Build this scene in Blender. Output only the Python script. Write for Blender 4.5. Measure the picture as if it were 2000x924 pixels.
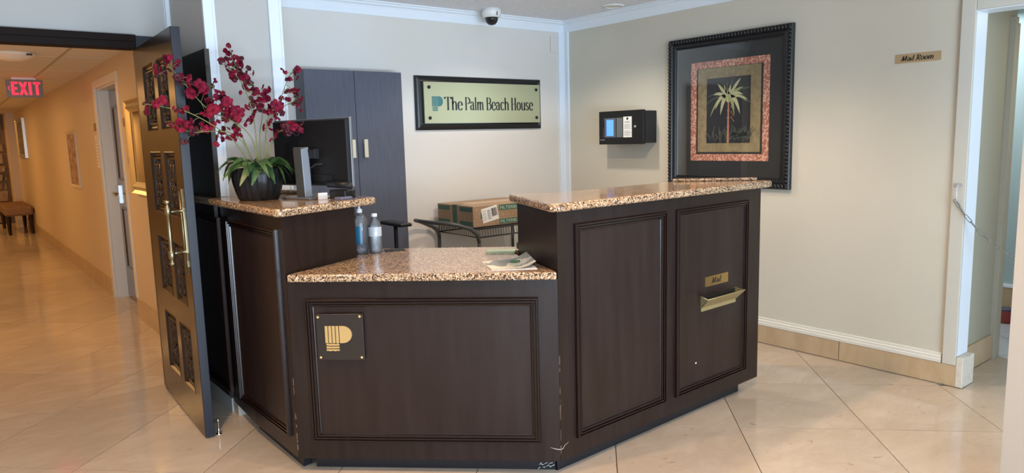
import bpy, math, random
from mathutils import Vector, Matrix
random.seed(7)
PI = math.pi
SC = bpy.context.scene
COL = SC.collection
for o in list(bpy.data.objects):
    bpy.data.objects.remove(o)

# ------------------------------------------------------------------ camera
yaw, pitch, roll, FPX = 0.66753376, 0.136234424, -0.026537, 1399.2045
f = Vector((math.sin(yaw) * math.cos(pitch), math.cos(yaw) * math.cos(pitch), -math.sin(pitch)))
r = Vector((math.cos(yaw), -math.sin(yaw), 0))
u = r.cross(f)
r2 = math.cos(roll) * r + math.sin(roll) * u
u2 = -math.sin(roll) * r + math.cos(roll) * u
cam = bpy.data.objects.new('camera', bpy.data.cameras.new('camera'))
COL.objects.link(cam)
M = Matrix((r2, u2, -f)).transposed().to_4x4()
M.translation = Vector((0, 0, 1.45))
cam.matrix_world = M
cam.data.sensor_fit = 'HORIZONTAL'
cam.data.sensor_width = 36
cam.data.lens = FPX / 2000 * 36
cam.data.clip_start = 0.05
SC.camera = cam

# ------------------------------------------------------------------ world, exposure, lights
w = bpy.data.worlds.new('world'); SC.world = w; w.use_nodes = True
w.node_tree.nodes['Background'].inputs[0].default_value = (0.6, 0.75, 1, 1)
w.node_tree.nodes['Background'].inputs[1].default_value = 0.6
vs = SC.view_settings
vs.view_transform = 'Standard'; vs.look = 'None'; vs.gamma = 1; vs.use_curve_mapping = False
vs.exposure = 0.10


def area(name, loc, aim, sx, sy, power, color, spread=180):
    l = bpy.data.lights.new(name, 'AREA'); l.shape = 'RECTANGLE'
    l.size = sx; l.size_y = sy; l.energy = power; l.color = color; l.spread = math.radians(spread)
    o = bpy.data.objects.new(name, l); COL.objects.link(o)
    o.location = loc
    o.rotation_euler = (Vector(aim) - Vector(loc)).to_track_quat('-Z', 'Y').to_euler()
    return o


def spot(name, loc, power, color, size=70, blend=0.6, rad=0.05, aim=None):
    l = bpy.data.lights.new(name, 'SPOT'); l.energy = power; l.color = color
    l.spot_size = math.radians(size * 2); l.spot_blend = blend; l.shadow_soft_size = rad
    o = bpy.data.objects.new(name, l); COL.objects.link(o); o.location = loc
    if aim: o.rotation_euler = (Vector(aim) - Vector(loc)).to_track_quat('-Z', 'Y').to_euler()
    return o


DAY = (0.70, 0.84, 1.0)
WARM = (1.0, 0.72, 0.42)
AMB = (1.0, 0.55, 0.20)
# daylight through the glass front of the lobby, behind the camera
area('daylight_front', (0.5, -3.3, 1.35), (0.5, 4, 1.3), 4.6, 1.9, 215, (.64, .82, 1.0))
area('daylight_ceiling_fill', (0.5, -3.1, 0.35), (1.5, 0.9, 2.43), 4.6, 0.5, 140, (0.66, 0.82, 1.0), 120)  # added upward fill that brightens the ceiling, standing for ground bounce
# recessed warm lamps in the lobby ceiling, the last one an added fill
spot('lamp_can_or_fill', (2.75, 2.62, 2.40), 80, (1, .74, .50), 72, 0.5, 0.04)
spot('lamp_can_or_fill', (0.30, 2.60, 2.40), 95, (1, .62, .31), 66, 0.5, 0.05)
spot('lamp_can_or_fill', (2.0, 1.2, 2.40), 100, (1, .60, .28), 52, 0.5, 0.05)
spot('lamp_can_or_fill', (3.35, 3.75, 2.40), 46, (1, .86, .70), 70, 0.5, 0.05)
spot('lamp_can_or_fill', (-0.7, 1.7, 2.40), 60, (1, .58, .26), 60, 0.6, 0.06)  # added spot that warms the left floor
# hallway ceiling lamps
for yy, p in ((6.9, 26), (10.5, 22), (14.0, 24), (17.2, 18)):
    area('lamp_hall', (-0.3, yy, 2.17), (-0.3, yy, 0), 0.3, 0.3, p, AMB)
area('lamp_mail_passage', (5.4, 0.9, 2.15), (5.4, 0.9, 0), 0.5, 0.5, 5, (1, .85, .6))
area('lamp_mail_room', (5.7, 2.2, 2.25), (5.7, 2.2, 0), 0.8, 0.8, 22, (.85, .93, 1))


# ------------------------------------------------------------------ mesh builder
def V(*a): return Vector(a)


class MB:
    def __init__(s): s.v = []; s.f = []; s.sm = []

    def add(s, vs_, fs, smooth=False):
        n = len(s.v); s.v += [Vector(p) for p in vs_]
        for q in fs: s.f.append([i + n for i in q]); s.sm.append(smooth)
        return s

    def box(s, a, b):
        x0, x1 = sorted((a[0], b[0])); y0, y1 = sorted((a[1], b[1])); z0, z1 = sorted((a[2], b[2]))
        return s.add([(x0, y0, z0), (x1, y0, z0), (x1, y1, z0), (x0, y1, z0), (x0, y0, z1), (x1, y0, z1), (x1, y1, z1), (x0, y1, z1)],
                     [(0, 3, 2, 1), (4, 5, 6, 7), (0, 1, 5, 4), (1, 2, 6, 5), (2, 3, 7, 6), (3, 0, 4, 7)])

    def prism(s, poly, z0, z1):
        n = len(poly)
        a = sum(poly[i][0] * poly[(i + 1) % n][1] - poly[(i + 1) % n][0] * poly[i][1] for i in range(n))
        if a < 0: poly = poly[::-1]
        vs_ = [(p[0], p[1], z0) for p in poly] + [(p[0], p[1], z1) for p in poly]
        fs = [list(range(n))[::-1], [i + n for i in range(n)]] + [(i, (i + 1) % n, (i + 1) % n + n, i + n) for i in range(n)]
        return s.add(vs_, fs)

    def lathe(s, prof, c=(0, 0, 0), n=20, axis=None, smooth=True, sx=1, sy=1, cap=True):
        vs_ = []; fs = []
        for (rr, z) in prof:
            for k in range(n):
                t = 2 * PI * k / n; vs_.append(Vector((rr * math.cos(t) * sx, rr * math.sin(t) * sy, z)))
        for j in range(len(prof) - 1):
            for k in range(n):
                a = j * n + k; b = j * n + (k + 1) % n; fs.append((a, b, b + n, a + n))
        if cap:
            fs.append(list(range(n))[::-1]); fs.append([(len(prof) - 1) * n + k for k in range(n)])
        if axis is not None:
            q = Vector((0, 0, 1)).rotation_difference(Vector(axis).normalized()); vs_ = [q @ p for p in vs_]
        return s.add([p + Vector(c) for p in vs_], fs, smooth)

    def tube(s, pts, rad, n=8, smooth=True, closed=False, cap=True):
        pts = [Vector(p) for p in pts]; m = len(pts)
        rads = rad if isinstance(rad, (list, tuple)) else [rad] * m
        vs_ = []; prev = None
        for i, p in enumerate(pts):
            if closed: d = pts[(i + 1) % m] - pts[i - 1]
            else: d = pts[min(i + 1, m - 1)] - pts[max(i - 1, 0)]
            d.normalize()
            if prev is None:
                h = Vector((0, 0, 1)) if abs(d.z) < .9 else Vector((1, 0, 0)); a = d.cross(h).normalized()
            else: a = (prev - d * prev.dot(d)).normalized()
            prev = a; b = d.cross(a)
            for k in range(n):
                t = 2 * PI * k / n; vs_.append(p + (a * math.cos(t) + b * math.sin(t)) * rads[i])
        fs = []
        for i in range(m if closed else m - 1):
            for k in range(n):
                a = i * n + k; b = i * n + (k + 1) % n; c = ((i + 1) % m) * n + k; d = ((i + 1) % m) * n + (k + 1) % n
                fs.append((a, b, d, c))
        if cap and not closed: fs.append(list(range(n))[::-1]); fs.append([(m - 1) * n + k for k in range(n)])
        return s.add(vs_, fs, smooth)

    def rod(s, a, b, rad, n=10, smooth=True): return s.tube([a, b], rad, n, smooth)

    def ball(s, c, rad, n=10, sc=(1, 1, 1)):
        prof = [(max(1e-4, math.sin(PI * k / n)), -math.cos(PI * k / n)) for k in range(n + 1)]
        m = MB().lathe(prof, n=n + 2); return s.add([Vector((p.x * rad * sc[0], p.y * rad * sc[1], p.z * rad * sc[2])) + Vector(c) for p in m.v], m.f, True)

    def sweeprect(s, corners, nrm, prof):
        """mitred frame: corners = 4 pts (closed), nrm = out of wall, prof = [(inward, out)]"""
        cs = [Vector(c) for c in corners]; n = len(cs); nrm = Vector(nrm).normalized(); vs_ = []
        cen = sum(cs, Vector()) / n
        for i in range(n):
            e1 = (cs[i] - cs[i - 1]).normalized(); e2 = (cs[(i + 1) % n] - cs[i]).normalized()
            i1 = nrm.cross(e1); i2 = nrm.cross(e2)
            if i1.dot(cen - cs[i]) < 0: i1 = -i1
            if i2.dot(cen - cs[i]) < 0: i2 = -i2
            m = i1 + i2; m = m / (m.dot(i1))
            for (a, b) in prof: vs_.append(cs[i] + m * a + nrm * b)
        k = len(prof); fs = []
        for i in range(n):
            j = (i + 1) % n
            for q in range(k - 1): fs.append((i * k + q, j * k + q, j * k + q + 1, i * k + q + 1))
        return s.add(vs_, fs)

    def xf(s, m): s.v = [m @ p for p in s.v]; return s

    def mesh(s, name, mat):
        me = bpy.data.meshes.new(name); me.from_pydata([tuple(p) for p in s.v], [], s.f)
        me.polygons.foreach_set('use_smooth', s.sm); me.materials.append(mat); me.update()
        import bmesh
        b = bmesh.new(); b.from_mesh(me); bmesh.ops.recalc_face_normals(b, faces=b.faces); b.to_mesh(me); b.free()
        return me

    def build(s, name, mat, parent=None, world=True, bevel=0, seg=2, **kw):
        me = s.mesh(name, mat)
        o = bpy.data.objects.new(name, me); COL.objects.link(o)
        if parent is not None:
            o.parent = parent
            if world:
                m = Matrix.Identity(4); p = parent
                while p: m = p.matrix_basis @ m; p = p.parent
                me.transform(m.inverted())
        if bevel:
            b = o.modifiers.new('bevel', 'BEVEL'); b.width = bevel; b.segments = seg; b.limit_method = 'ANGLE'; b.angle_limit = 0.6
            for p in me.polygons: p.use_smooth = seg > 1
            if seg > 1:
                wn = o.modifiers.new('wn', 'WEIGHTED_NORMAL'); wn.keep_sharp = True
        tag(o, **kw)
        return o


def tag(o, label=None, cat=None, group=None, kind=None):
    if label: o['label'] = label
    if cat: o['category'] = cat
    if group: o['group'] = group
    if kind: o['kind'] = kind
    return o


def thing(name, label, cat, loc=(0, 0, 0), rz=0, group=None, kind=None):
    o = bpy.data.objects.new(name, None); COL.objects.link(o)
    o.location = loc; o.rotation_euler = (0, 0, rz); o.empty_display_size = .05
    o.matrix_basis = Matrix.Translation(loc) @ Matrix.Rotation(rz, 4, 'Z')
    return tag(o, label, cat, group, kind)


def struct(name, mb, mat, label, cat='wall', parent=None, **k):
    return mb.build(name, mat, parent, label=label, cat=cat, kind='structure', **k)


# ------------------------------------------------------------------ materials
def mat(name, col, rough=.5, metal=0, coat=0, spec=.5, trans=0, emit=None, es=0, bump=None, noise=None, ior=1.45, croughness=.05):
    """noise=(scale, colour2, lo, hi, stretch) ; bump=(scale, strength)"""
    m = bpy.data.materials.new(name); m.use_nodes = True; nt = m.node_tree; p = nt.nodes['Principled BSDF']
    p.inputs['Base Color'].default_value = (*col, 1); p.inputs['Roughness'].default_value = rough
    p.inputs['Metallic'].default_value = metal; p.inputs['Coat Weight'].default_value = coat
    p.inputs['Coat Roughness'].default_value = croughness
    p.inputs['Specular IOR Level'].default_value = spec; p.inputs['Transmission Weight'].default_value = trans
    p.inputs['IOR'].default_value = ior
    if emit: p.inputs['Emission Color'].default_value = (*emit, 1); p.inputs['Emission Strength'].default_value = es
    if noise or bump: geo = nt.nodes.new('ShaderNodeNewGeometry')
    if noise:
        sc, c2, lo, hi, st = noise
        mp = nt.nodes.new('ShaderNodeMapping'); mp.inputs['Scale'].default_value = st; nt.links.new(geo.outputs['Position'], mp.inputs[0])
        n = nt.nodes.new('ShaderNodeTexNoise'); n.inputs['Scale'].default_value = sc; n.inputs['Detail'].default_value = 6
        nt.links.new(mp.outputs[0], n.inputs['Vector'])
        cr = nt.nodes.new('ShaderNodeValToRGB'); cr.color_ramp.elements[0].position = lo; cr.color_ramp.elements[1].position = hi
        cr.color_ramp.elements[0].color = (*col, 1); cr.color_ramp.elements[1].color = (*c2, 1)
        nt.links.new(n.outputs['Fac'], cr.inputs[0]); nt.links.new(cr.outputs[0], p.inputs['Base Color'])
    if bump:
        n2 = nt.nodes.new('ShaderNodeTexNoise'); n2.inputs['Scale'].default_value = bump[0]; n2.inputs['Detail'].default_value = 4
        nt.links.new(geo.outputs['Position'], n2.inputs['Vector'])
        b = nt.nodes.new('ShaderNodeBump'); b.inputs['Strength'].default_value = bump[1]; b.inputs['Distance'].default_value = .004
        nt.links.new(n2.outputs['Fac'], b.inputs['Height']); nt.links.new(b.outputs[0], p.inputs['Normal'])
    return m


def ramp_nodes(nt, stops, interp='LINEAR'):
    cr = nt.nodes.new('ShaderNodeValToRGB'); cr.color_ramp.interpolation = interp
    els = cr.color_ramp.elements
    while len(els) > 1: els.remove(els[-1])
    els[0].position = stops[0][0]; els[0].color = (*stops[0][1], 1)
    for ps, c in stops[1:]:
        e = els.new(ps); e.color = (*c, 1)
    return cr


def granite():
    m = mat('granite', (.5, .35, .22), .13, coat=.3)
    nt = m.node_tree; p = nt.nodes['Principled BSDF']; geo = nt.nodes.new('ShaderNodeNewGeometry')
    v = nt.nodes.new('ShaderNodeTexVoronoi'); v.inputs['Scale'].default_value = 210
    nz = nt.nodes.new('ShaderNodeTexNoise'); nz.inputs['Scale'].default_value = 90
    ad = nt.nodes.new('ShaderNodeVectorMath'); ad.operation = 'MULTIPLY_ADD'; ad.inputs[1].default_value = (.012,) * 3
    nt.links.new(geo.outputs['Position'], nz.inputs['Vector'])
    nt.links.new(nz.outputs['Color'], ad.inputs[0]); nt.links.new(geo.outputs['Position'], ad.inputs[2]); nt.links.new(ad.outputs[0], v.inputs['Vector'])
    sep = nt.nodes.new('ShaderNodeSeparateColor'); nt.links.new(v.outputs['Color'], sep.inputs[0])
    cr = ramp_nodes(nt, [(0, (.025, .018, .014)), (.17, (.15, .085, .05)), (.31, (.40, .25, .14)), (.52, (.54, .38, .23)), (.74, (.33, .19, .10)), (.86, (.68, .55, .40)), (.95, (.08, .05, .035))], 'CONSTANT')
    nt.links.new(sep.outputs[0], cr.inputs[0]); nt.links.new(cr.outputs[0], p.inputs['Base Color'])
    return m


def marble(name, a, b, c, rough=.1, stretch=(1.2, 2.6, 1), seedoff=0.0):
    m = mat(name, a, rough, spec=.5)
    nt = m.node_tree; p = nt.nodes['Principled BSDF']; geo = nt.nodes.new('ShaderNodeNewGeometry')
    oi = nt.nodes.new('ShaderNodeObjectInfo')
    mp = nt.nodes.new('ShaderNodeMapping'); mp.inputs['Scale'].default_value = stretch; mp.inputs['Rotation'].default_value = (0, 0, math.radians(38))
    nt.links.new(geo.outputs['Position'], mp.inputs[0])
    sh = nt.nodes.new('ShaderNodeVectorMath'); sh.operation = 'MULTIPLY_ADD'; sh.inputs[1].default_value = (9, 5, 7)
    cmb = nt.nodes.new('ShaderNodeCombineXYZ')
    for k in range(3): nt.links.new(oi.outputs['Random'], cmb.inputs[k])
    nt.links.new(cmb.outputs[0], sh.inputs[0]); nt.links.new(mp.outputs[0], sh.inputs[2])
    n = nt.nodes.new('ShaderNodeTexNoise'); n.inputs['Scale'].default_value = 2.2; n.inputs['Detail'].default_value = 9; n.inputs['Roughness'].default_value = .65; n.inputs['Distortion'].default_value = .4
    nt.links.new(sh.outputs[0], n.inputs['Vector'])
    cr = ramp_nodes(nt, [(.3, a), (.55, b), (.75, a)])
    nt.links.new(n.outputs['Fac'], cr.inputs[0])
    n2 = nt.nodes.new('ShaderNodeTexNoise'); n2.inputs['Scale'].default_value = 11; n2.inputs['Detail'].default_value = 10; n2.inputs['Distortion'].default_value = 1.2; n2.inputs['Roughness'].default_value = .7
    nt.links.new(sh.outputs[0], n2.inputs['Vector'])
    cr2 = ramp_nodes(nt, [(.33, (1, 1, 1)), (.375, (0, 0, 0))])
    nt.links.new(n2.outputs['Fac'], cr2.inputs[0])
    mx = nt.nodes.new('ShaderNodeMix'); mx.data_type = 'RGBA'
    nt.links.new(cr.outputs[0], mx.inputs[6]); mx.inputs[7].default_value = (*c, 1)
    mul = nt.nodes.new('ShaderNodeMath'); mul.operation = 'MULTIPLY'; mul.inputs[1].default_value = .55
    nt.links.new(cr2.outputs[0], mul.inputs[0]); nt.links.new(mul.outputs[0], mx.inputs[0])
    # tile to tile tone
    hv = nt.nodes.new('ShaderNodeHueSaturation'); mr = nt.nodes.new('ShaderNodeMapRange'); mr.inputs[3].default_value = .93; mr.inputs[4].default_value = 1.06
    nt.links.new(oi.outputs['Random'], mr.inputs[0]); nt.links.new(mr.outputs[0], hv.inputs['Value'])
    nt.links.new(mx.outputs[2], hv.inputs['Color']); nt.links.new(hv.outputs[0], p.inputs['Base Color'])
    return m


GRANITE = granite()
MARBLE = marble('marble_tile', (.60, .51, .415), (.52, .43, .335), (.26, .16, .09))
STONEB = marble('stone_base', (.56, .42, .27), (.47, .34, .20), (.28, .18, .1), .3)
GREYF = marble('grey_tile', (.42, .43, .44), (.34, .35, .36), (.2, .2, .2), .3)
GROUT = mat('joint', (.22, .15, .095), .8)
WALLB = mat('paint_beige', (.60, .565, .475), .55, bump=(60, .12), noise=(1.3, (.565, .53, .44), .4, .7, (1, 1, 1)))
WALLP = mat('paint_offwhite_dimmed', (.47, .455, .43), .55, bump=(60, .12))  # off-white darkened in colour for weaker daylight on pillar and header
WALLN = mat('paint_near_darkened', (.46, .40, .33), .55, bump=(60, .12))  # same beige wall paint, darkened to offset the strong light on the column
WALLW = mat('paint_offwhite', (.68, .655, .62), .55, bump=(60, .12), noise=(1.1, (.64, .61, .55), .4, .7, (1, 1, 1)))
WALLH = mat('paint_hall', (.62, .50, .34), .5, bump=(60, .12))
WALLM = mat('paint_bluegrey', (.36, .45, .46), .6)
TRIM = mat('paint_trim', (.76, .82, .88), .35)
TRIMW = mat('paint_trim_cream', (.72, .70, .62), .35)
CASEM = mat('paint_casing', (.66, .66, .62), .35)
POP = mat('popcorn_ceiling', (.92, .93, .96), .9, bump=(170, .8), noise=(150, (.76, .77, .80), .45, .62, (1, 1, 1)))
POP.node_tree.nodes['Bump'].inputs['Distance'].default_value = .012
ACOU = mat('acoustic_tile', (.72, .66, .54), .9, bump=(220, .5))
WOOD = mat('espresso_wood', (.0105, .0042, .0032), .36, spec=.52, noise=(5, (.018, .010, .0085), .35, .7, (6, 6, .5)), bump=(120, .05))
WOODP = mat('espresso_panel', (.0125, .0050, .0040), .36, spec=.55, noise=(4, (.020, .0115, .010), .35, .7, (5, 5, .5)), bump=(120, .05))
WOODM = mat('espresso_moulding', (.011, .0045, .0038), .24, spec=.6)
TOE = mat('toe_kick', (.010, .010, .013), .4)
DOORM = mat('gloss_walnut', (.020, .012, .007), .24, spec=.28, noise=(4, (.034, .020, .010), .35, .7, (4, 4, .5)), croughness=.09)
CARVE = mat('carved_walnut', (.026, .013, .007), .28, spec=.4)
DOORE = mat('dark_door_edge', (.012, .013, .02), .4, spec=.35)  # bluish base colour carries the window reflection on the edge
DARKP = mat('dark_panel', (.034, .029, .022), .3, coat=.25)
CABM = mat('cabinet_laminate', (.070, .078, .108), .42, spec=.6, noise=(9, (.088, .096, .13), .35, .7, (14, 14, .7)))
BRASS = mat('brass', (.72, .52, .22), .25, 1)
BRASSB = mat('brushed_brass', (.70, .62, .36), .42, 1)
OLDBR = mat('antique_brass', (.30, .25, .15), .38, 1)
GOLD = mat('gold_face', (.86, .62, .28), .3, .75)
CHROME = mat('chrome', (.75, .76, .78), .18, 1)
STEEL = mat('satin_nickel', (.6, .6, .58), .3, 1)
BLACK = mat('black_plastic', (.010, .010, .011), .38, spec=.35)
BLACKB = mat('black_casing', (.008, .008, .009), .5, spec=.25)
BLACKM = mat('black_matte', (.016, .016, .017), .6)
BLKF = mat('black_frame', (.014, .014, .015), .28, bump=(40, .1))
DKGREY = mat('cart_metal', (.045, .046, .05), .35, .4)
SILV = mat('silver_plastic', (.26, .28, .31), .3, .6)
WHITEP = mat('white_plastic', (.75, .76, .74), .4)
PAPER = mat('paper', (.78, .78, .76), .6)
def thin_clear(name, tint, dif):
    m = bpy.data.materials.new(name); m.use_nodes = True; nt = m.node_tree; nt.nodes.remove(nt.nodes['Principled BSDF'])
    tr = nt.nodes.new('ShaderNodeBsdfTransparent'); tr.inputs[0].default_value = (*tint, 1)
    gl = nt.nodes.new('ShaderNodeBsdfGlossy'); gl.inputs['Roughness'].default_value = .08
    df = nt.nodes.new('ShaderNodeBsdfDiffuse'); df.inputs[0].default_value = (.8, .83, .86, 1)
    lw = nt.nodes.new('ShaderNodeLayerWeight'); lw.inputs[0].default_value = .35
    a = nt.nodes.new('ShaderNodeMixShader'); a.inputs[0].default_value = dif
    nt.links.new(tr.outputs[0], a.inputs[1]); nt.links.new(df.outputs[0], a.inputs[2])
    b = nt.nodes.new('ShaderNodeMixShader'); nt.links.new(lw.outputs['Fresnel'], b.inputs[0]); nt.links.new(a.outputs[0], b.inputs[1]); nt.links.new(gl.outputs[0], b.inputs[2])
    nt.links.new(b.outputs[0], nt.nodes['Material Output'].inputs[0]); return m


GLASS = thin_clear('clear_plastic', (.93, .96, .98), .10)
WATER = thin_clear('water_in_bottle', (.92, .95, .96), .28)
CARD = mat('cardboard', (.37, .25, .16), .75, noise=(8, (.33, .22, .135), .4, .7, (1, 1, 1)))
CARDG = mat('green_print', (.05, .12, .085), .6)
CARDL = mat('brown_print', (.22, .12, .06), .7)
INK = mat('ink', (.012, .014, .014), .4)
TEAL = mat('teal_ink', (.04, .17, .19), .4)
SIGNG = mat('champagne_plate', (.43, .45, .29), .4, .35)
PETAL = mat('magenta_petal', (.13, .004, .018), .65, spec=.2, noise=(60, (.23, .009, .036), .4, .65, (1, 1, 1)))
PETALD = mat('dark_petal', (.06, .004, .010), .6)
STEM = mat('stem_green', (.17, .19, .07), .55)
LEAF = mat('leaf_green', (.028, .065, .02), .4, noise=(18, (.075, .14, .04), .4, .7, (1, 1, 1)))
LED = mat('exit_red', (1, .03, .06), .4, emit=(1, .02, .05), es=1.5)
SCREEN = mat('blue_screen', (.05, .15, .6), .3, emit=(.10, .30, 1.0), es=1.3)
LAMPG = mat('lamp_glass', (.85, .75, .6), .4)
REDC = mat('red_plastic', (.34, .06, .05), .5)
UPH = mat('tweed', (.30, .17, .08), .8, noise=(90, (.12, .06, .03), .42, .58, (1, 1, 1)))
LEGD = mat('bench_leg', (.02, .012, .008), .4)
ROCK = mat('stacked_stone', (.36, .27, .17), .8, bump=(12, 1), noise=(9, (.22, .15, .09), .35, .7, (1, 1, 1)))
DGLASS = mat('dark_glass', (.02, .02, .022), .06)
PATT = mat('patterned_print', (.5, .2, .15), .6)


# ------------------------------------------------------------------ lettering
def E(cx, cy, rx, ry, a0, a1, n=12):
    return [(cx + rx * math.cos(math.radians(a0 + (a1 - a0) * k / n)), cy + ry * math.sin(math.radians(a0 + (a1 - a0) * k / n))) for k in range(n + 1)]


GL = {  # glyph: (advance, [polylines], [serif positions (x, y, halfwidth)])
    'T': (.58, [[(.29, 0), (.29, 1)], [(.02, .975), (.56, .975)], [(.03, .975), (.03, .84)], [(.55, .975), (.55, .84)]], [(.29, 0, .12)]),
    'h': (.50, [[(.10, 0), (.10, 1)], [(.10, .45)] + E(.25, .42, .14, .24, 170, 0, 8) + [(.39, 0)]], [(.10, 0, .09), (.39, 0, .09), (.07, 1, .05)]),
    'e': (.45, [[(.07, .37), (.39, .37)] + E(.23, .36, .17, .29, 0, 180, 10) + E(.24, .32, .18, .32, 180, 325, 10)], []),
    'P': (.52, [[(.12, 0), (.12, 1)], [(.12, .97), (.28, .97)] + E(.28, .73, .21, .24, 90, -90, 12) + [(.12, .49)]], [(.12, 0, .11), (.09, 1, .08)]),
    'a': (.46, [[(.08, .5)] + E(.20, .50, .12, .15, 170, 0, 8) + [(.33, .1), (.37, .03), (.43, .04)], [(.33, .37)] + E(.19, .2, .13, .18, 80, 330, 12)], []),
    'l': (.22, [[(.10, 0), (.10, 1)]], [(.10, 0, .09), (.07, 1, .05)]),
    'm': (.74, [[(.10, 0), (.10, .64)], [(.10, .45)] + E(.23, .42, .12, .22, 170, 0, 8) + [(.35, 0)], [(.35, .45)] + E(.48, .42, .12, .22, 170, 0, 8) + [(.61, 0)]], [(.10, 0, .08), (.35, 0, .08), (.61, 0, .08), (.07, .63, .05)]),
    'B': (.54, [[(.12, 0), (.12, 1)], [(.12, .97), (.27, .97)] + E(.27, .75, .17, .22, 90, -90, 10) + [(.12, .53)], [(.27, .53)] + E(.28, .28, .20, .25, 90, -90, 10) + [(.12, .03)]], [(.09, 0, .08), (.09, 1, .08)]),
    'c': (.41, [E(.22, .5, .14, .15, 20, 90, 5) + E(.22, .33, .16, .32, 90, 320, 14)], []),
    'H': (.60, [[(.12, 0), (.12, 1)], [(.46, 0), (.46, 1)], [(.12, .5), (.46, .5)]], [(.12, 0, .11), (.12, 1, .11), (.46, 0, .11), (.46, 1, .11)]),
    'o': (.47, [E(.23, .33, .17, .32, 0, 360, 20)], []),
    'u': (.50, [[(.10, .64), (.10, .2)] + E(.24, .2, .14, .19, 180, 350, 8), [(.39, .64), (.39, .04), (.46, .02)]], [(.07, .64, .05), (.36, .64, .05)]),
    's': (.38, [E(.18, .49, .12, .15, 25, 180, 8) + [(.10, .40), (.24, .30)] + E(.18, .17, .12, .15, 40, -160, 10)], []),
    'M': (.80, [[(-.05, .08), (.04, .02), (.10, .10), (.20, .95)], [(.20, .95), (.34, .05)], [(.34, .05), (.62, .98)], [(.62, .98), (.62, .08), (.70, .03)]], []),
    'i': (.20, [[(.0, .1), (.08, .6), (.08, .06), (.16, .06)], [(.09, .80), (.11, .84)]], []),
    'R': (.60, [[(-.02, .05), (.06, .0), (.14, .1), (.18, .95)], [(.0, .8), (.15, .98)] + E(.28, .74, .2, .24, 90, -80, 10) + [(.18, .52)], [(.26, .5), (.48, .04), (.56, .04)]], []),
    ' ': (.26, [], []),
}


def stroke2d(pts, wt, thin, mb, frame):
    """pen stroke: verticals thick, horizontals thin"""
    out = []
    m = len(pts)
    for i, p in enumerate(pts):
        a = pts[max(i - 1, 0)]; b = pts[min(i + 1, m - 1)]
        dx, dy = b[0] - a[0], b[1] - a[1]; L = math.hypot(dx, dy) or 1
        s_ = abs(dy / L); wdt = (thin + (wt - thin) * s_ ** 1.3) / 2
        nx, ny = -dy / L, dx / L
        out.append(((p[0] + nx * wdt, p[1] + ny * wdt), (p[0] - nx * wdt, p[1] - ny * wdt)))
    vs_ = []; fs = []
    for a, b in out:
        vs_ += [frame(*a, 0), frame(*b, 0), frame(*a, 1), frame(*b, 1)]
    for i in range(m - 1):
        k = 4 * i; fs += [(k + 2, k + 3, k + 7, k + 6), (k, k + 2, k + 6, k + 4), (k + 3, k + 1, k + 5, k + 7)]
    fs += [(0, 1, 3, 2), (4 * m - 4, 4 * m - 2, 4 * m - 1, 4 * m - 3)]
    mb.add(vs_, fs)


def serif_text(mb, txt, o, ex, ez, n, h, width, wt=.115, thin=.03, slant=0, serifs=True, depth=.0012):
    """o = lower-left point, ex/ez unit axes, n = outward"""
    tot = sum(GL[c][0] for c in txt); sx = width / tot
    o, ex, ez, n = map(Vector, (o, ex, ez, n)); x0 = 0
    for c in txt:
        adv, pl, sf = GL[c]

        def fr(x, y, d, x0=x0): return o + ex * ((x0 + x) * sx + slant * y * h) + ez * (y * h) + n * (depth * d)
        for p in pl: stroke2d(p, wt, thin, mb, fr)
        if serifs:
            for (x, y, hw) in sf: stroke2d([(x - hw, y + (.012 if y < .3 else -.012)), (x + hw, y + (.012 if y < .3 else -.012))], .03, .028, mb, fr)
        x0 += adv


def font_text(mb, txt, o, ex, ez, n, h, width=None, depth=.0006, offset=0.0):
    cu = bpy.data.curves.new('t', 'FONT'); cu.body = txt; cu.size = 1; cu.extrude = .5; cu.offset = offset; cu.resolution_u = 3
    ob = bpy.data.objects.new('t', cu); COL.objects.link(ob)
    dg = bpy.context.evaluated_depsgraph_get(); dg.update(); me = ob.evaluated_get(dg).to_mesh()
    xs = [v.co.x for v in me.vertices]; ys = [v.co.y for v in me.vertices]
    x0, x1, y0, y1 = min(xs), max(xs), min(ys), max(ys)
    sy = h / (y1 - y0); sx = width / (x1 - x0) if width else sy
    o, ex, ez, n = map(Vector, (o, ex, ez, n))
    mb.add([o + ex * ((v.co.x - x0) * sx) + ez * ((v.co.y - y0) * sy) + n * ((v.co.z + .5) * depth) for v in me.vertices], [list(p.vertices) for p in me.polygons])
    ob.evaluated_get(dg).to_mesh_clear()
    bpy.data.objects.remove(ob); bpy.data.curves.remove(cu)


def plate(mb, o, ex, ez, n, w_, h_, d=.001, off=0):
    o, ex, ez, n = map(Vector, (o, ex, ez, n)); o = o + n * off
    vs_ = [o, o + ex * w_, o + ex * w_ + ez * h_, o + ez * h_]
    vs_ += [p + n * d for p in vs_]
    mb.add(vs_, [(0, 1, 2, 3), (4, 5, 6, 7), (0, 1, 5, 4), (1, 2, 6, 5), (2, 3, 7, 6), (3, 0, 4, 7)])
    return mb


def polyplate(mb, pts, frame, d0=0, d1=1):
    n = len(pts); vs_ = [frame(x, y, d0) for x, y in pts] + [frame(x, y, d1) for x, y in pts]
    mb.add(vs_, [list(range(n)), [i + n for i in range(n)]] + [(i, (i + 1) % n, (i + 1) % n + n, i + n) for i in range(n)])


XA, YA, ZA = V(1, 0, 0), V(0, 1, 0), V(0, 0, 1)
CZ = 2.43    # lobby ceiling
HZ = 2.205   # hallway ceiling
XR = 4.33; YB = 4.70; YD = 4.65

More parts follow.
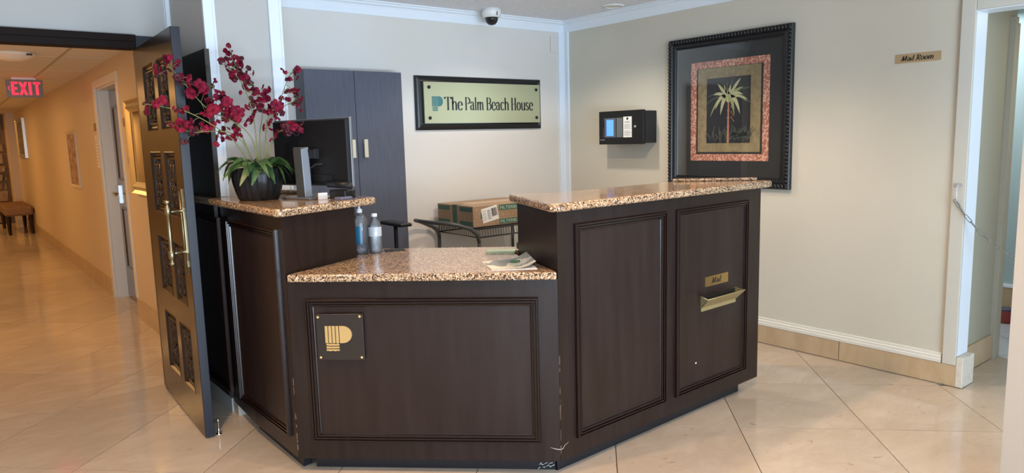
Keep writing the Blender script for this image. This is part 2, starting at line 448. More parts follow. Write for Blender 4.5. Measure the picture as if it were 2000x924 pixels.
# ================================================================== SETTING
# ---- floor: bed plus one object per marble tile
floor = struct('floor', MB().box((-3, -3.5, -.14), (4.47, 4.70, -.012)).box((-.9, 4.70, -.14), (1.5, 19.4, -.012)).box((4.47, -.2, -.14), (5.1, 1.6, -.012)), GROUT,
               'polished beige marble floor laid diagonally in large tiles', 'floor')


def clip(poly, a, b, c):  # keep a*x+b*y<=c
    out = []
    for i in range(len(poly)):
        p, q = poly[i], poly[(i + 1) % len(poly)]
        dp = a * p[0] + b * p[1] - c; dq = a * q[0] + b * q[1] - c
        if dp <= 0: out.append(p)
        if dp * dq < 0:
            t = dp / (dp - dq); out.append((p[0] + t * (q[0] - p[0]), p[1] + t * (q[1] - p[1])))
    return out


def tiles(x0, x1, y0, y1, parent, mtl, s0=4.95, ds=.915, d0=.115, dd=.868, g=.0028, ztop=0, name='tile'):
    import itertools
    smin = math.floor((x0 + y0 - s0) / ds) - 1; smax = math.ceil((x1 + y1 - s0) / ds) + 1
    dmin = math.floor((x0 - y1 - d0) / dd) - 1; dmax = math.ceil((x1 - y0 - d0) / dd) + 1
    for i in range(smin, smax):
        for j in range(dmin, dmax):
            sa, sb = s0 + i * ds + g, s0 + (i + 1) * ds - g; da, db = d0 + j * dd + g, d0 + (j + 1) * dd - g
            q = [((s_ + d_) / 2, (s_ - d_) / 2) for s_, d_ in ((sa, da), (sa, db), (sb, db), (sb, da))]
            for (a, b, c) in ((-1, 0, -x0), (1, 0, x1), (0, -1, -y0), (0, 1, y1)):
                if q: q = clip(q, a, b, c)
            if len(q) < 3: continue
            ar = abs(sum(q[k][0] * q[(k + 1) % len(q)][1] - q[(k + 1) % len(q)][0] * q[k][1] for k in range(len(q)))) / 2
            if ar < .003: continue
            MB().prism(q, ztop - .012, ztop).build(name, mtl, parent)


tiles(-2.2, 4.33, -1.2, 4.70, floor, MARBLE)
tiles(-.9, 1.212, 4.70, 17.8, floor, MARBLE)
tiles(4.33, 5.12, .3, 1.57, floor, MARBLE)
INL = mat('dark_inlay', (.03, .02, .014), .12)
# dark inlay strips by the bench
MB().box((-.5, 14.2, 0), (.45, 14.42, .001)).box((.23, 14.42, 0), (.45, 15.6, .001)).build('dark_border_tile', INL, floor)
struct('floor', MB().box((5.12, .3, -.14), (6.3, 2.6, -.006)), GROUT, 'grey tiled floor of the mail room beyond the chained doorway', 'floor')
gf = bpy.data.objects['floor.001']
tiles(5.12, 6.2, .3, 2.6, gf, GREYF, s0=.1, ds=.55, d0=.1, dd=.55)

# ---- ceilings
struct('ceiling', MB().box((-3, -3.5, CZ), (4.47, 4.8, CZ + .1)), POP, 'textured popcorn lobby ceiling above the reception desk', 'ceiling')
hc = struct('ceiling', MB().box((-.95, YD + .1, HZ + .012), (1.5, 19.4, HZ + .1)), GROUT, 'low suspended ceiling of square acoustic panels in the hallway', 'ceiling')
xs = [-.98, -.37, .24, .85, 1.212]; ys = [4.75, 5.75] + [6.97 + 1.22 * k for k in range(10)]
for i in range(4):
    for j in range(len(ys) - 1):
        a = (xs[i] + .012 if i else -.9, ys[j] + .008, HZ + (.0 if i < 3 else .0)); b = (xs[i + 1] - (.012 if i < 3 else 0), ys[j + 1] - .008, HZ + .012)
        MB().box(a, b).build('acoustic_panel', ACOU, hc)
bar = MB()
for i in (1, 2, 3): bar.box((xs[i] - .012, 4.75, HZ - .001), (xs[i] + .012, 17.95, HZ + .011))
bar.build('grid_bar', mat('grid', (.42, .36, .28), .5), hc)

# ---- walls
struct('wall_back', MB().box((1.0, YB, -.1), (XR + .14, YB + .1, CZ + .1)), WALLW, 'off-white back wall behind the cabinet and the gold sign')
struct('wall_right', MB().box((XR, 1.575, -.1), (XR + .14, YB, CZ + .1)).box((XR, -3.5, 2.06), (XR + .14, 1.575, CZ + .1)).box((XR, -3.5, -.1), (XR + .14, .70, 2.06)), WALLB,
       'beige right wall with the framed palm print and a doorway')
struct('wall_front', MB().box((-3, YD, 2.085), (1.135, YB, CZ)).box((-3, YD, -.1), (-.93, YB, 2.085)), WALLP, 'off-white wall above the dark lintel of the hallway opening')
struct('wall_rear', MB().box((-3, -3.6, -.1), (-2.4, -3.5, CZ + .1)).box((3.9, -3.6, -.1), (4.4, -3.5, CZ + .1)).box((-2.4, -3.6, 2.35), (3.9, -3.5, CZ + .1)).box((-2.4, -3.6, -.1), (3.9, -3.5, .3)), WALLB, 'beige wall with a wide glass front behind the viewer')
struct('wall_left', MB().box((-3.1, -3.6, -.1), (-3, YB, CZ + .1)), WALLB, 'beige left wall of the lobby out of view')
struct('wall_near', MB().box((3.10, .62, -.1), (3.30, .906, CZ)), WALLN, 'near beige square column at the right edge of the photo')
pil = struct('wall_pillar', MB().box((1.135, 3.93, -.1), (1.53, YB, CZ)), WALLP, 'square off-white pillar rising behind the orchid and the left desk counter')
struct('wall_hall_right', MB().box((1.212, YB, -.1), (1.5, 6.83, HZ + .1)).box((1.212, 7.88, -.1), (1.5, 19.3, HZ + .1)).box((1.212, 6.83, 2.03), (1.5, 7.88, HZ + .1)), WALLH,
       'long tan right wall of the hallway with a recessed white door')
struct('wall_hall_left', MB().box((-1.0, YB, -.1), (-.9, 19.3, HZ + .1)), WALLH, 'tan left wall of the hallway')
# stone end wall, one object per rough stone
se = struct('wall_hall_end', MB().box((-1, 18.0, -.1), (1.5, 18.1, HZ + .1)), GROUT, 'rough stacked stone wall at the far end of the hallway')
z = 0
rng = random.Random(3)
while z < HZ:
    hgt = rng.uniform(.15, .26); x = -.9 + rng.uniform(-.2, 0)
    while x < 1.02:
        wd = rng.uniform(.22, .42); x1 = min(x + wd, 1.04)
        if x1 - max(x, -.9) > .05:
            d = rng.uniform(.03, .09); g = .012
            xa, xb, za, zb = max(x, -.9) + g, x1 - g, z + g, min(z + hgt, HZ) - g
            m_ = MB(); j = lambda: rng.uniform(-.015, .015)
            fr_ = [(xa + .02 + j(), 18 - d, za + .02 + j()), (xb - .02 + j(), 18 - d + j(), za + .02 + j()), (xb - .02 + j(), 18 - d, zb - .02 + j()), (xa + .02 + j(), 18 - d + j(), zb - .02 + j())]
            bk = [(xa, 18, za), (xb, 18, za), (xb, 18, zb), (xa, 18, zb)]
            m_.add(fr_ + bk, [(0, 1, 2, 3), (0, 4, 5, 1), (1, 5, 6, 2), (2, 6, 7, 3), (3, 7, 4, 0)]).build('stone', ROCK, se)
        x += wd
    z += hgt
struct('trim_1', MB().box((1.08, 17.3, 0), (1.212, 18.0, HZ)), WALLH, 'tan end pilaster beside the stacked stone wall', 'trim')

# ---- crown mouldings and corner trims
CP = [(0, -.093), (.010, -.093), (.014, -.07), (.020, -.045), (.026, -.03), (.040, -.022), (.044, -.012), (.056, -.008), (.058, 0), (0, 0)]


def crown(p0, p1, inward, name, label, m=TRIM, m0=0, m1=0):
    """m0/m1: mitre factor at each end"""
    p0, p1, inward = Vector(p0), Vector(p1), Vector(inward); d = (p1 - p0).normalized(); vs_ = []
    for p, k in ((p0, m0), (p1, -m1)):
        for a, b in CP: vs_.append(p + inward * a + ZA * b + d * (a * k))
    n = len(CP)
    mb = MB().add(vs_, [(i, (i + 1) % n, (i + 1) % n + n, i + n) for i in range(n)] + [list(range(n)), list(range(n, 2 * n))])
    return struct(name, mb, m, label, 'trim')


crown((1.53, YB, CZ), (XR, YB, CZ), (0, -1, 0), 'trim_2', 'white crown moulding along the top of the back wall', TRIM, 0, 1)
crown((XR, YB, CZ), (XR, -.2, CZ), (-1, 0, 0), 'trim_3', 'white crown moulding along the top of the right wall', TRIM, 1, 0)


def vtrim(name, x0, x1, y0, y1, z0, z1, label, m=TRIM):
    """flat casing board with a thin raised bead at each edge"""
    mb = MB().box((x0, y0, z0), (x1, y1, z1))
    if abs(x1 - x0) > abs(y1 - y0):
        yf = min(y0, y1)
        for xa in (x0, x1 - .012): mb.box((xa, yf - .005, z0), (xa + .012, yf, z1))
    else:
        xf = min(x0, x1)
        for ya in (y0, y1 - .012): mb.box((xf - .005, ya, z0), (xf, ya + .012, z1))
    return struct(name, mb, m, label, 'trim')


vtrim('trim_4', 4.255, 4.318, YB - .014, YB, 0, CZ - .09, 'white vertical corner trim on the back wall side of the far corner')
vtrim('trim_5', XR - .014, XR, 4.632, 4.70, 0, CZ - .09, 'white vertical corner trim on the right wall side of the far corner')
vtrim('trim_6', 1.124, 1.182, 3.915, 3.93, 1.184, CZ, 'white vertical trim on the left edge of the pillar')
vtrim('trim_7', 1.462, 1.532, 3.915, 3.93, 1.184, CZ, 'white vertical trim on the right edge of the pillar')
vtrim('trim_8', 1.118, 1.135, 4.60, YD, 2.085, CZ, 'narrow white corner strip above the open carved door')
# dark panel on the side of the pillar and white base under it
struct('trim_9', MB().box((1.112, 3.905, 1.184), (1.135, YD, 1.945)), DARKP, 'dark glossy wooden panel on the side of the pillar behind the open door', 'trim')
struct('trim_10', MB().box((1.12, 3.85, 0), (1.53, 3.93, .078)).box((1.112, 3.93, 0), (1.135, YD, .078)), mat('grey_base', (.42, .41, .38), .5), 'greyish white base board block under the pillar beside the desk', 'trim')  # even grey, darker than the white trims
# small painted access cover near the far corner
struct('trim_11', MB().sweeprect([(4.175, YB, 2.17), (4.255, YB, 2.17), (4.255, YB, 2.30), (4.175, YB, 2.30)], (0, -1, 0), [(0, 0), (0, .004), (.004, .004), (.004, 0)]).box((4.175, YB - .002, 2.17), (4.255, YB, 2.30)), WALLW, 'small painted over square cover near the far wall corner', 'cover')

# ---- lintel of the hallway opening
lin = MB().box((-1.05, YD - .05, 2.012), (.94, YB + .02, 2.088)).box((-1.05, YD - .062, 2.05), (.94, YD - .05, 2.088))
struct('trim_12', lin, mat('lintel_wood', (.014, .009, .008), .7, spec=.15), 'dark wooden lintel over the hallway opening', 'lintel', bevel=.004)
struct('trim_13', MB().box((.94, YD - .02, 0), (1.112, YB, 2.088)), DOORE, 'dark wooden jamb of the hallway opening behind the open door', 'jamb')

# ---- stone base and white moulding on the right wall
bs = thing('baseboard_right', 'tan stone baseboard slabs with a white moulding above along the right wall', 'baseboard', (XR, 3, 0), kind='structure')
for a, b in ((1.485, 2.173), (2.177, 2.80), (2.804, 3.43), (3.434, 4.05), (4.054, 4.685)):
    MB().box((XR - .014, a, .004), (XR, b, .125)).build('stone_slab', STONEB, bs, bevel=.002, seg=1)
WM = [(0, .127), (.016, .127), (.018, .145), (.012, .150), (.014, .160), (.008, .166), (.009, .178), (0, .182)]
m_ = MB(); n_ = len(WM)
m_.add([(XR - a, y, z_) for y in (1.585, 4.68) for a, z_ in WM], [(i, (i + 1) % n_, (i + 1) % n_ + n_, i + n_) for i in range(n_)] + [list(range(n_)), list(range(n_, 2 * n_))])
m_.build('white_moulding', TRIMW, bs)
m_ = MB().box((XR - .016, 1.470, .004), (XR + .145, 1.507, .175)).build('end_block', mat('worn_white_stone', (.62, .58, .50), .5, bump=(30, .6), noise=(25, (.5, .42, .33), .5, .75, (1, 1, 1))), bs, bevel=.004)
# hallway stone base
hb = thing('baseboard_hall', 'tan stone baseboard along the right wall of the hallway', 'baseboard', (1.2, 6, 0), kind='structure')
yy = 4.72
while yy < 17.2:
    e = min(yy + 1.2, 17.28)
    if yy < 6.75: e = min(e, 6.74)
    if 6.74 <= yy < 7.96: yy = 7.97; continue
    MB().box((1.200, yy + .003, 0), (1.212, e, .16)).box((1.203, yy + .003, .16), (1.212, e, .17)).build('stone_slab', STONEB, hb); yy = e
    if yy >= 17.28: break

# ---- mail room doorway
CW = thing('door_1', 'white cased mail room doorway closed off by a chain', 'doorway', (XR, 1.5, 0), kind='structure')
MB().box((XR - .018, 1.508, .126), (XR, 1.578, 2.12)).box((XR - .018, .62, 2.05), (XR, 1.508, 2.12)).build('casing', mat('casing_beige', (.56, .54, .47), .4), CW, bevel=.004)
MB().box((XR, 1.508, .175), (XR + .145, 1.575, 2.06)).box((XR, .70, 2.045), (XR + .145, 1.508, 2.06)).box((XR, .70, 0), (XR + .145, .715, 2.05)).build('jamb', TRIM, CW)
struct('wall_passage', MB().box((4.47, 1.575, -.1), (5.08, 1.70, CZ)).box((5.08, 1.575, 2.05), (5.14, 2.6, CZ)), mat('paint_passage_dim', (.36, .34, .26), .6), 'return wall inside the mail room passage, darkened to khaki for weak light')  # wall paint darkened to carry the weaker light in the passage
struct('ceiling', MB().box((4.47, -.2, 2.30), (6.4, 2.7, 2.4)), ACOU, 'ceiling of the mail room passage', 'ceiling')
bp = thing('baseboard_passage', 'stone baseboard inside the mail room passage', 'baseboard', (4.8, 1.57, 0), kind='structure')
MB().box((4.475, 1.560, .004), (5.03, 1.575, .155)).build('stone_slab', STONEB, bp, bevel=.002, seg=1)
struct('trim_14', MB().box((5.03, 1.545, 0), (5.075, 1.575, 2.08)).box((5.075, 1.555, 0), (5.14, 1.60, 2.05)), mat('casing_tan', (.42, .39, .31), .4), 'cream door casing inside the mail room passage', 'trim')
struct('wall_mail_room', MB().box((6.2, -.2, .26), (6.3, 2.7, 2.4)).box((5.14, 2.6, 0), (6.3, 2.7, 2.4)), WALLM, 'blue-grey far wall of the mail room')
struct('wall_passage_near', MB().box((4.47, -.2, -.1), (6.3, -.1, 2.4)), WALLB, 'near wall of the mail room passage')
struct('baseboard_mail_room', MB().box((6.188, .0, 0), (6.2, 2.6, .24)), STONEB, 'tan stone base in the mail room', 'baseboard')
struct('trim_15', MB().box((6.183, 0, .24), (6.2, 2.6, .262)), TRIM, 'thin white strip above the stone base in the mail room', 'trim')

# ---- hallway recessed door
MB().box((1.213, 6.86, -.012), (1.38, 7.87, 0)).build('threshold_tile', MARBLE, floor)
hd = thing('door_2', 'recessed dark hallway door with a steel lever set in a white casing', 'door', (1.3, 7.3, 0), kind='structure')
MB().box((1.205, 7.845, .0), (1.225, 7.955, 2.09)).box((1.205, 6.75, 2.015), (1.225, 7.845, 2.09)).box((1.205, 6.75, .17), (1.225, 6.83, 2.015)).build('casing', CASEM, hd, bevel=.003)
MB().box((1.225, 7.845, 0), (1.37, 7.88, 2.03)).box((1.225, 6.83, 2.0), (1.37, 7.845, 2.03)).box((1.225, 6.83, 0), (1.38, 6.85, 2.0)).build('jamb', CASEM, hd)
MB().box((1.322, 6.85, .01), (1.362, 7.845, 2.0)).build('door_leaf', mat('hall_door', (.10, .075, .055), .25, coat=.4), hd, label='dark glossy door leaf')
MB().sweeprect([(1.322, 7.0, .3), (1.322, 7.72, .3), (1.322, 7.72, .9), (1.322, 7.0, .9)], (-1, 0, 0), [(0, 0), (.005, .008), (.02, .008), (.03, 0)]).sweeprect([(1.322, 7.0, 1.15), (1.322, 7.72, 1.15), (1.322, 7.72, 1.85), (1.322, 7.0, 1.85)], (-1, 0, 0), [(0, 0), (.005, .008), (.02, .008), (.03, 0)]).build('panel_moulding', DARKP, hd)
lv = MB().box((1.305, 7.73, .93), (1.322, 7.80, 1.10)).tube([(1.305, 7.765, 1.02), (1.26, 7.765, 1.02), (1.255, 7.72, 1.02), (1.255, 7.62, 1.015)], .011, 8)
lv.build('lever_handle', STEEL, hd)

# ================================================================== CARVED DOOR
ang = math.atan2(.925 - .893, 4.60 - 3.65)   # leaf leans off the Y axis
dl = thing('door_3', 'tall open carved walnut door leaf with eight carved panels and a brass pull', 'door', (.893, 3.65, 0), kind='structure')
dl.matrix_basis = Matrix.Translation((.893, 3.65, 0)) @ Matrix.Rotation(-ang, 4, 'Z')
# local frame: y along leaf from the free edge, x = thickness (visible face x=0)
LW = .95; LH = 2.005; TH = .042
cols = [(.135, .375), (.465, .745)]; rows = [(.195, .535), (.65, .97), (1.10, 1.43), (1.54, 1.89)]
yc = [0, .135, .375, .465, .745, LW]; zc = [.008, .195, .535, .65, .97, 1.10, 1.43, 1.54, 1.89, LH]
lf = MB()
for i in range(5):
    for j in range(9):
        if i in (1, 3) and j in (1, 3, 5, 7): lf.box((.022, yc[i], zc[j]), (TH, yc[i + 1], zc[j + 1]))
        else: lf.box((0, yc[i], zc[j]), (TH, yc[i + 1], zc[j + 1]))
dl_leaf = lf.build('leaf', DOORM, dl, world=False)
MB().box((.0005, -.006, .008), (TH, 0, LH)).build('edge_strip', DOORE, dl, world=False, bevel=.002, label='dark glossy door edge with window blue in its colour')


def carved(w_, h_):
    """one carved panel, local origin lower corner, y across, z up, relief toward -x"""
    mb = MB(); mb.box((.012, .03, .03), (.022, w_ - .03, h_ - .03))
    mb.sweeprect([(.022, 0, 0), (.022, w_, 0), (.022, w_, h_), (.022, 0, h_)], (-1, 0, 0), [(0, .022), (.006, .024), (.014, .012), (.024, .010), (.03, .002)])
    mb.sweeprect([(.012, .034, .034), (.012, w_ - .034, .034), (.012, w_ - .034, h_ - .034), (.012, .034, h_ - .034)], (-1, 0, 0), [(0, 0), (.002, .006), (.007, .006), (.009, 0)])
    cx, cz = w_ / 2, h_ / 2; ww = w_ / 2 - .045; hh = h_ / 2 - .05
    for sx in (1, -1):
        for sz in (1, -1):
            pts = []
            for k in range(15):   # scroll
                t = k / 14; a = t * 2.3 * PI; rr = .030 * (1 - t * .78)
                pts.append((.009, cx + sx * (ww * .45 + rr * math.cos(a)), cz + sz * (hh * .62 + rr * math.sin(a))))
            mb.tube(pts, [.0055] * 15, 5)
            mb.tube([(.009, cx, cz), (.008, cx + sx * ww * .5, cz + sz * hh * .12), (.009, cx + sx * ww * .75, cz + sz * hh * .45), (.009, cx + sx * ww * .35, cz + sz * hh * .92)], [.008, .005, .006, .003], 5)
            for (fy, fz, s_) in ((.72, .2, .014), (.82, .78, .013), (.28, .95, .012), (.35, .33, .015)):
                mb.ball((.010, cx + sx * ww * fy, cz + sz * hh * fz), s_, 5, (.55, .8, 1.25))
    for k in range(8):
        a = k * PI / 4; mb.ball((.008, cx + .022 * math.cos(a), cz + .022 * math.sin(a)), .011, 5, (.6, 1, 1))
    mb.ball((.006, cx, cz), .011, 6, (.9, 1, 1))
    for sz in (1, -1): mb.tube([(.009, cx, cz + sz * .03), (.007, cx, cz + sz * hh * .6), (.009, cx, cz + sz * hh * .95)], [.006, .010, .004], 5)
    return mb


for ci, (y0, y1) in enumerate(cols):
    for (z0, z1) in rows:
        mb = carved(y1 - y0, z1 - z0); mb.xf(Matrix.Translation((0, y0, z0)))
        mb.build('carved_panel', CARVE, dl, world=False)
# brass pull
hp = MB()
hp.add([(-.006, .045 - w2, z_) for z_, w2 in ((.83, .002), (.87, .016), (.90, .010), (.94, .018), (1.10, .016), (1.16, .010), (1.19, .016), (1.25, .002))] +
       [(-.006, .045 + w2, z_) for z_, w2 in ((.83, .002), (.87, .016), (.90, .010), (.94, .018), (1.10, .016), (1.16, .010), (1.19, .016), (1.25, .002))],
       [(i, i + 1, i + 9, i + 8) for i in range(7)])
hp.add([(0, p.y, p.z) for p in list(hp.v)], [(i, i + 1, i + 9, i + 8) for i in range(7)])
hp.f += [[i, i + 1, i + 17, i + 16] for i in range(7)] + [[i + 8, i + 9, i + 25, i + 24] for i in range(7)]; hp.sm += [False] * 14
hp.tube([(-.008, .045, .84), (-.012, .045, 1.24)], .004, 6)
pull = hp.build('pull_plate', OLDBR, dl, world=False)
gp = MB()
for z_ in (.945, 1.145):
    gp.lathe([(.012, 0), (.012, .006), (.006, .012), (.010, .03), (.006, .045), (.006, .075)], (-.004, .045, z_), 10, (-1, -.35, 0))
B0 = V(-.075, .018, 0)
gp.lathe([(.004, .885), (.014, .892), (.016, .90), (.008, .908), (.008, .915), (.015, .925), (.016, .955), (.009, .962), (.0095, 1.05), (.009, 1.128), (.016, 1.135), (.015, 1.165), (.008, 1.175), (.008, 1.182), (.017, 1.19), (.014, 1.20), (.004, 1.206)], B0, 14)
gp.build('pull_grip', OLDBR, pull, world=False)
ds = thing('door_stop', 'small polished door stop on the marble at the foot of the carved door', 'door stop', (.962, 3.668, 0))
MB().lathe([(.016, 0), (.016, .004), (.005, .008), (.0035, .03), (.0035, .06), (.005, .066), (.008, .074), (.004, .082)], (.962, 3.668, 0), 12).build('post', CHROME, ds)
MB().rod((.962, 3.668, .073), (.937, 3.668, .073), .006, 8).build('bumper', BLACK, ds)

# ================================================================== RECEPTION DESK
A = V(1.108, 2.981); Bc = V(1.959, 2.185); C = V(3.518, 2.252)
A = Vector((1.108, 2.981)); Bc = Vector((1.959, 2.185)); C = Vector((3.518, 2.240))
HB = .065; LT = .865; HT = 1.148
SL = Vector((1.53, 3.156)); SR = Vector((2.145, 2.675))      # stub ends
desk = thing('reception_desk', 'dark espresso panelled reception desk with two raised ends in the middle of the lobby', 'desk', (2.0, 2.9, 0))
MB().prism([A, SL, (1.53, 3.93 - .012), (1.12, 3.93 - .012), (1.10, 3.5)], HB + .001, HT).box((1.094, 3.90, HB + .04), (1.111, 4.58, HT)).build('left_end', WOOD, desk)
nf = (A - Bc).normalized(); nn = Vector((-nf.y, nf.x)); nn = -nn if nn.dot(Vector((-1, -1))) < 0 else nn   # outward normal of the front
inn = -nn
d45 = (Bc - A).normalized()
e = .0015
MB().prism([A + d45 * e, Bc - d45 * e, Bc - d45 * e + inn * .04, A + d45 * e + inn * .04], HB, LT).build('front_panel', WOOD, desk)
MB().prism([A + inn * .62 + d45 * .1, Bc + inn * .62 - d45 * .1, Bc + inn * .04 - d45 * .02, A + inn * .04 + d45 * .03], LT - .02, LT).build('low_carcass', WOOD, desk)
MB().prism([Bc, C, (3.23, 2.58), (2.32, 2.555), SR], HB + .001, HT).build('right_end', WOOD, desk)
# toe kicks
tk = MB()
q0 = A + inn * .055 + d45 * .06; q1 = Bc + inn * .055 - d45 * .015
tk.prism([q0, q1, q1 + inn * .02, q0 + inn * .02], 0, HB + .002)
rr = (C - Bc).normalized(); rn = Vector((-rr.y, rr.x))
q2 = Bc + rn * .045 + rr * .02; q3 = C + rn * .045 - rr * .12
tk.prism([q2, q3, q3 + rn * .3, q2 + rn * .3], 0, HB + .002)
tk.prism([q1, q2, q2 + rn * .02, q1 + inn * .02], 0, HB + .002)
lv0 = Vector((1.145, 3.02))
tk.prism([lv0, (1.145, 3.60), (1.17, 3.60), (1.19, 3.03)], 0, HB + .002)
tk.build('toe_kick', TOE, desk)

PM = [(0, 0), (.001, .012), (.004, .0175), (.009, .0175), (.0105, .009), (.014, .0085), (.0155, .0145), (.020, .0145), (.0215, .006), (.026, .0055), (.0275, .010), (.032, .0095), (.034, .003), (.038, .001)]


def desk_panel(o, ex, n, t0, t1, z0, z1, name='panel_moulding'):
    P = lambda t, z_: Vector((o.x + ex.x * t, o.y + ex.y * t, z_))
    n3 = Vector((n.x, n.y, 0))
    mb = MB().sweeprect([P(t0, z0), P(t1, z0), P(t1, z1), P(t0, z1)], n3, PM)
    mo = mb.build(name, WOODM, desk)
    a = P(t0 + .036, z0 + .036)
    mb = MB(); plate(mb, a, Vector((ex.x, ex.y, 0)), ZA, n3, t1 - t0 - .072, z1 - z0 - .072, .0012)
    mb.build('field_panel', WOODP, desk)


desk_panel(A, d45, nn, .076, 1.082, .148, .79)
rnn = -rn
desk_panel(Bc, rr, rnn, .095, .715, .142, 1.088)
desk_panel(Bc, rr, rnn, .795, 1.425, .142, 1.088)
le = Vector((1.10 - 1.108, 3.93 - 2.981)).normalized(); le = Vector((1.10 - A.x, 3.5 - A.y)).normalized(); ln = Vector((-1, 0))
desk_panel(A, le, Vector((-le.y, le.x)), .06, .70, .150, 1.085)
desk_panel(Vector((1.094, 3.9)), Vector((0, 1)), ln, -.09 + .0, .60, .150, 1.085)


# granite tops
def slab(name, poly, z0, z1, label, rnd=.012):
    o = MB().prism(poly, z0, z1).build(name, GRANITE, None, bevel=rnd, seg=4, label=label, cat='countertop')
    return o


HS = HT + .035
slab('granite_countertop', [(1.062, 2.945), (1.085, 2.925), (1.625, 3.148), (1.655, 3.175), (1.655, 3.21), (1.535, 3.915), (1.10, 3.915), (1.10, 4.5), (1.055, 4.5)], HT, HS, 'raised speckled granite top under the orchid and the computer monitor')
lip = MB().prism([(1.48, 3.70), (1.52, 3.70), (1.50, 3.914), (1.40, 3.914)], HS, HS + .022)
lip.build('granite_ledge', GRANITE, None, bevel=.006, label='short raised granite lip at the back of the left counter by the pillar', cat='ledge')
fo = .022
slab('granite_countertop', [A + nn * fo + d45 * .012, Bc + nn * fo - d45 * .004, Bc - d45 * .004 + (SR - Bc) * .02, SR + Vector((-.014, .01)), SR + Vector((.0, .12)), Bc + inn * .70 + d45 * .02, A + inn * .70 - d45 * .02, SL + Vector((-.01, .12)), SL + Vector((.0, .006)), A + d45 * .014], LT, LT + .033, 'low speckled granite work surface between the two raised desk ends', .008)
slab('granite_countertop', [(1.905, 2.175), (1.94, 2.142), (3.53, 2.190), (3.57, 2.205), (3.58, 2.25), (3.24, 2.625), (2.33, 2.60), (2.20, 2.735), (2.15, 2.745), (2.118, 2.70)], HT, HS, 'raised speckled granite top on the right desk end above the mail slot')
lp = MB().prism([(3.215, 2.60), (3.245, 2.63), (3.56, 2.29), (3.52, 2.275)], HS, HS + .016)
lp.build('granite_ledge', GRANITE, None, bevel=.006, label='short raised granite lip at the far right corner of the counter below the palm print', cat='ledge')

# logo plaque
FR = lambda t, z_, d: Vector((A.x + d45.x * t + nn.x * d, A.y + d45.y * t + nn.y * d, z_))
N3 = Vector((nn.x, nn.y, 0)); D3 = Vector((d45.x, d45.y, 0))
lg = thing('logo_plaque', 'smoked square plaque with gold striped P emblem on the front of the desk', 'sign', FR(.23, .525, .015))
CLRP = mat('smoked_acrylic', (.030, .024, .021), .25, spec=.4)
mb = MB(); plate(mb, FR(.128, .523, .012), D3, ZA, N3, .204, .203, .009); mb.build('backing', CLRP, lg, bevel=.002)


def emblem(fr, w_, h_):
    """striped P with water under it; returns polys in fr(x, y, d) units"""
    out = []
    for k in range(4):
        x0, x1 = k * .135, k * .135 + .102
        out.append([(x0 * w_, h_), (x1 * w_, h_), (x1 * w_ + .0, .33 * h_), (x0 * w_, .33 * h_)])
    bx = .54 * w_
    out.append([(bx, h_), (.66 * w_, h_)] + [(.66 * w_ + .34 * w_ * math.cos(math.radians(a)), h_ * .665 + .335 * h_ * math.sin(math.radians(a))) for a in range(75, -91, -15)] + [(bx, .33 * h_)])
    for j in range(3):
        y0, y1 = .02 + j * .105, .02 + j * .105 + .07
        up = [(x * w_, (y1 + .012 * math.sin(x * 34)) * h_) for x in [i * .06 for i in range(9)]]
        dn = [(x * w_, (y0 + .012 * math.sin(x * 34)) * h_) for x in [i * .06 for i in range(9)]]
        out.append([(x + .03 * w_, y) for x, y in dn] + [(x + .03 * w_, y) for x, y in up[::-1]])
    return out


mb = MB(); fr = lambda x, y, d: FR(.166 + x, .563 + y, .0212 + .005 * d)
for p in emblem(fr, .117, .112): polyplate(mb, p, fr)
mb.build('emblem', GOLD, lg)
for t_, z_ in ((.137, .713), (.320, .715), (.140, .535), (.320, .535)):
    MB().lathe([(.006, 0), (.006, .003), (.003, .005)], FR(t_, z_, .021), 10, N3).build('screw', GOLD, lg)

# worn edges, scuffs and a paint scrap
WEAR = mat('worn_edge', (.16, .11, .08), .6); WEARL = mat('light_scuff', (.36, .27, .22), .6)
rw = random.Random(8)
for base, zz0, zz1, nx_ in ((Bc, .07, .52, 16), (A, .07, .42, 9)):
    mb = MB()
    for k in range(nx_):
        za = rw.uniform(zz0, zz1); hh = rw.uniform(.008, .035); ww = rw.uniform(.0006, .0016)
        mb.box((base.x - ww, base.y - ww - .0012, za), (base.x + ww, base.y + ww - .0012, za + hh))
    mb.build('worn_corner', WEAR, desk, kind='stuff')
mb = MB(); pts_ = []
for k in range(9):
    t = -.045 + k * .0115
    q = (Bc + d45 * t + nn * .0006) if t < 0 else (Bc + (C - Bc).normalized() * t + Vector((0, -1)) * .0006)
    pts_.append(Vector((q.x, q.y, .118 + .012 * abs(t / .05) ** 2 + (.010 if t > .02 else 0))))
mb.tube(pts_, [.0006, .0016, .0022, .0026, .0024, .0018, .0014, .0012, .0006], 5).build('scuff_mark', WEARL, desk)
mb = MB()
for k in range(9):
    a0 = q1 - d45 * (.015 + .008 * k) + nn * .0008; zz = .022 + .012 * math.sin(k * 2.1)
    a1 = a0 - d45 * rw.uniform(.008, .02)
    mb.tube([(a0.x, a0.y, zz), (a1.x, a1.y, zz + rw.uniform(-.012, .012))], .0012, 4)
mb.build('scratches', PAPER, desk, kind='stuff')

# mail slot and name plate on the right face
RF = lambda t, z_, d: Vector((Bc.x + rr.x * t + rnn.x * d, Bc.y + rr.y * t + rnn.y * d, z_))
R3 = Vector((rr.x, rr.y, 0)); RN3 = Vector((rnn.x, rnn.y, 0))
mp_ = thing('name_plate', 'small brass plate reading Mail above the mail slot', 'sign', RF(1.16, .66, 0))
mb = MB(); plate(mb, RF(1.043, .667, .001), R3, ZA, RN3, .206, .052, .002); mb.build('plate', mat('polished_brass', (.70, .47, .19), .2, 1), mp_)
mb = MB(); serif_text(mb, 'Mail', RF(1.098, .678, .003), R3, ZA, RN3, .032, .082, .10, .035, .28, False); mb.build('lettering', INK, mp_)
ms = MB()
t0, t1 = 1.005, 1.318
P = lambda t, d, z_: RF(t, z_, d)
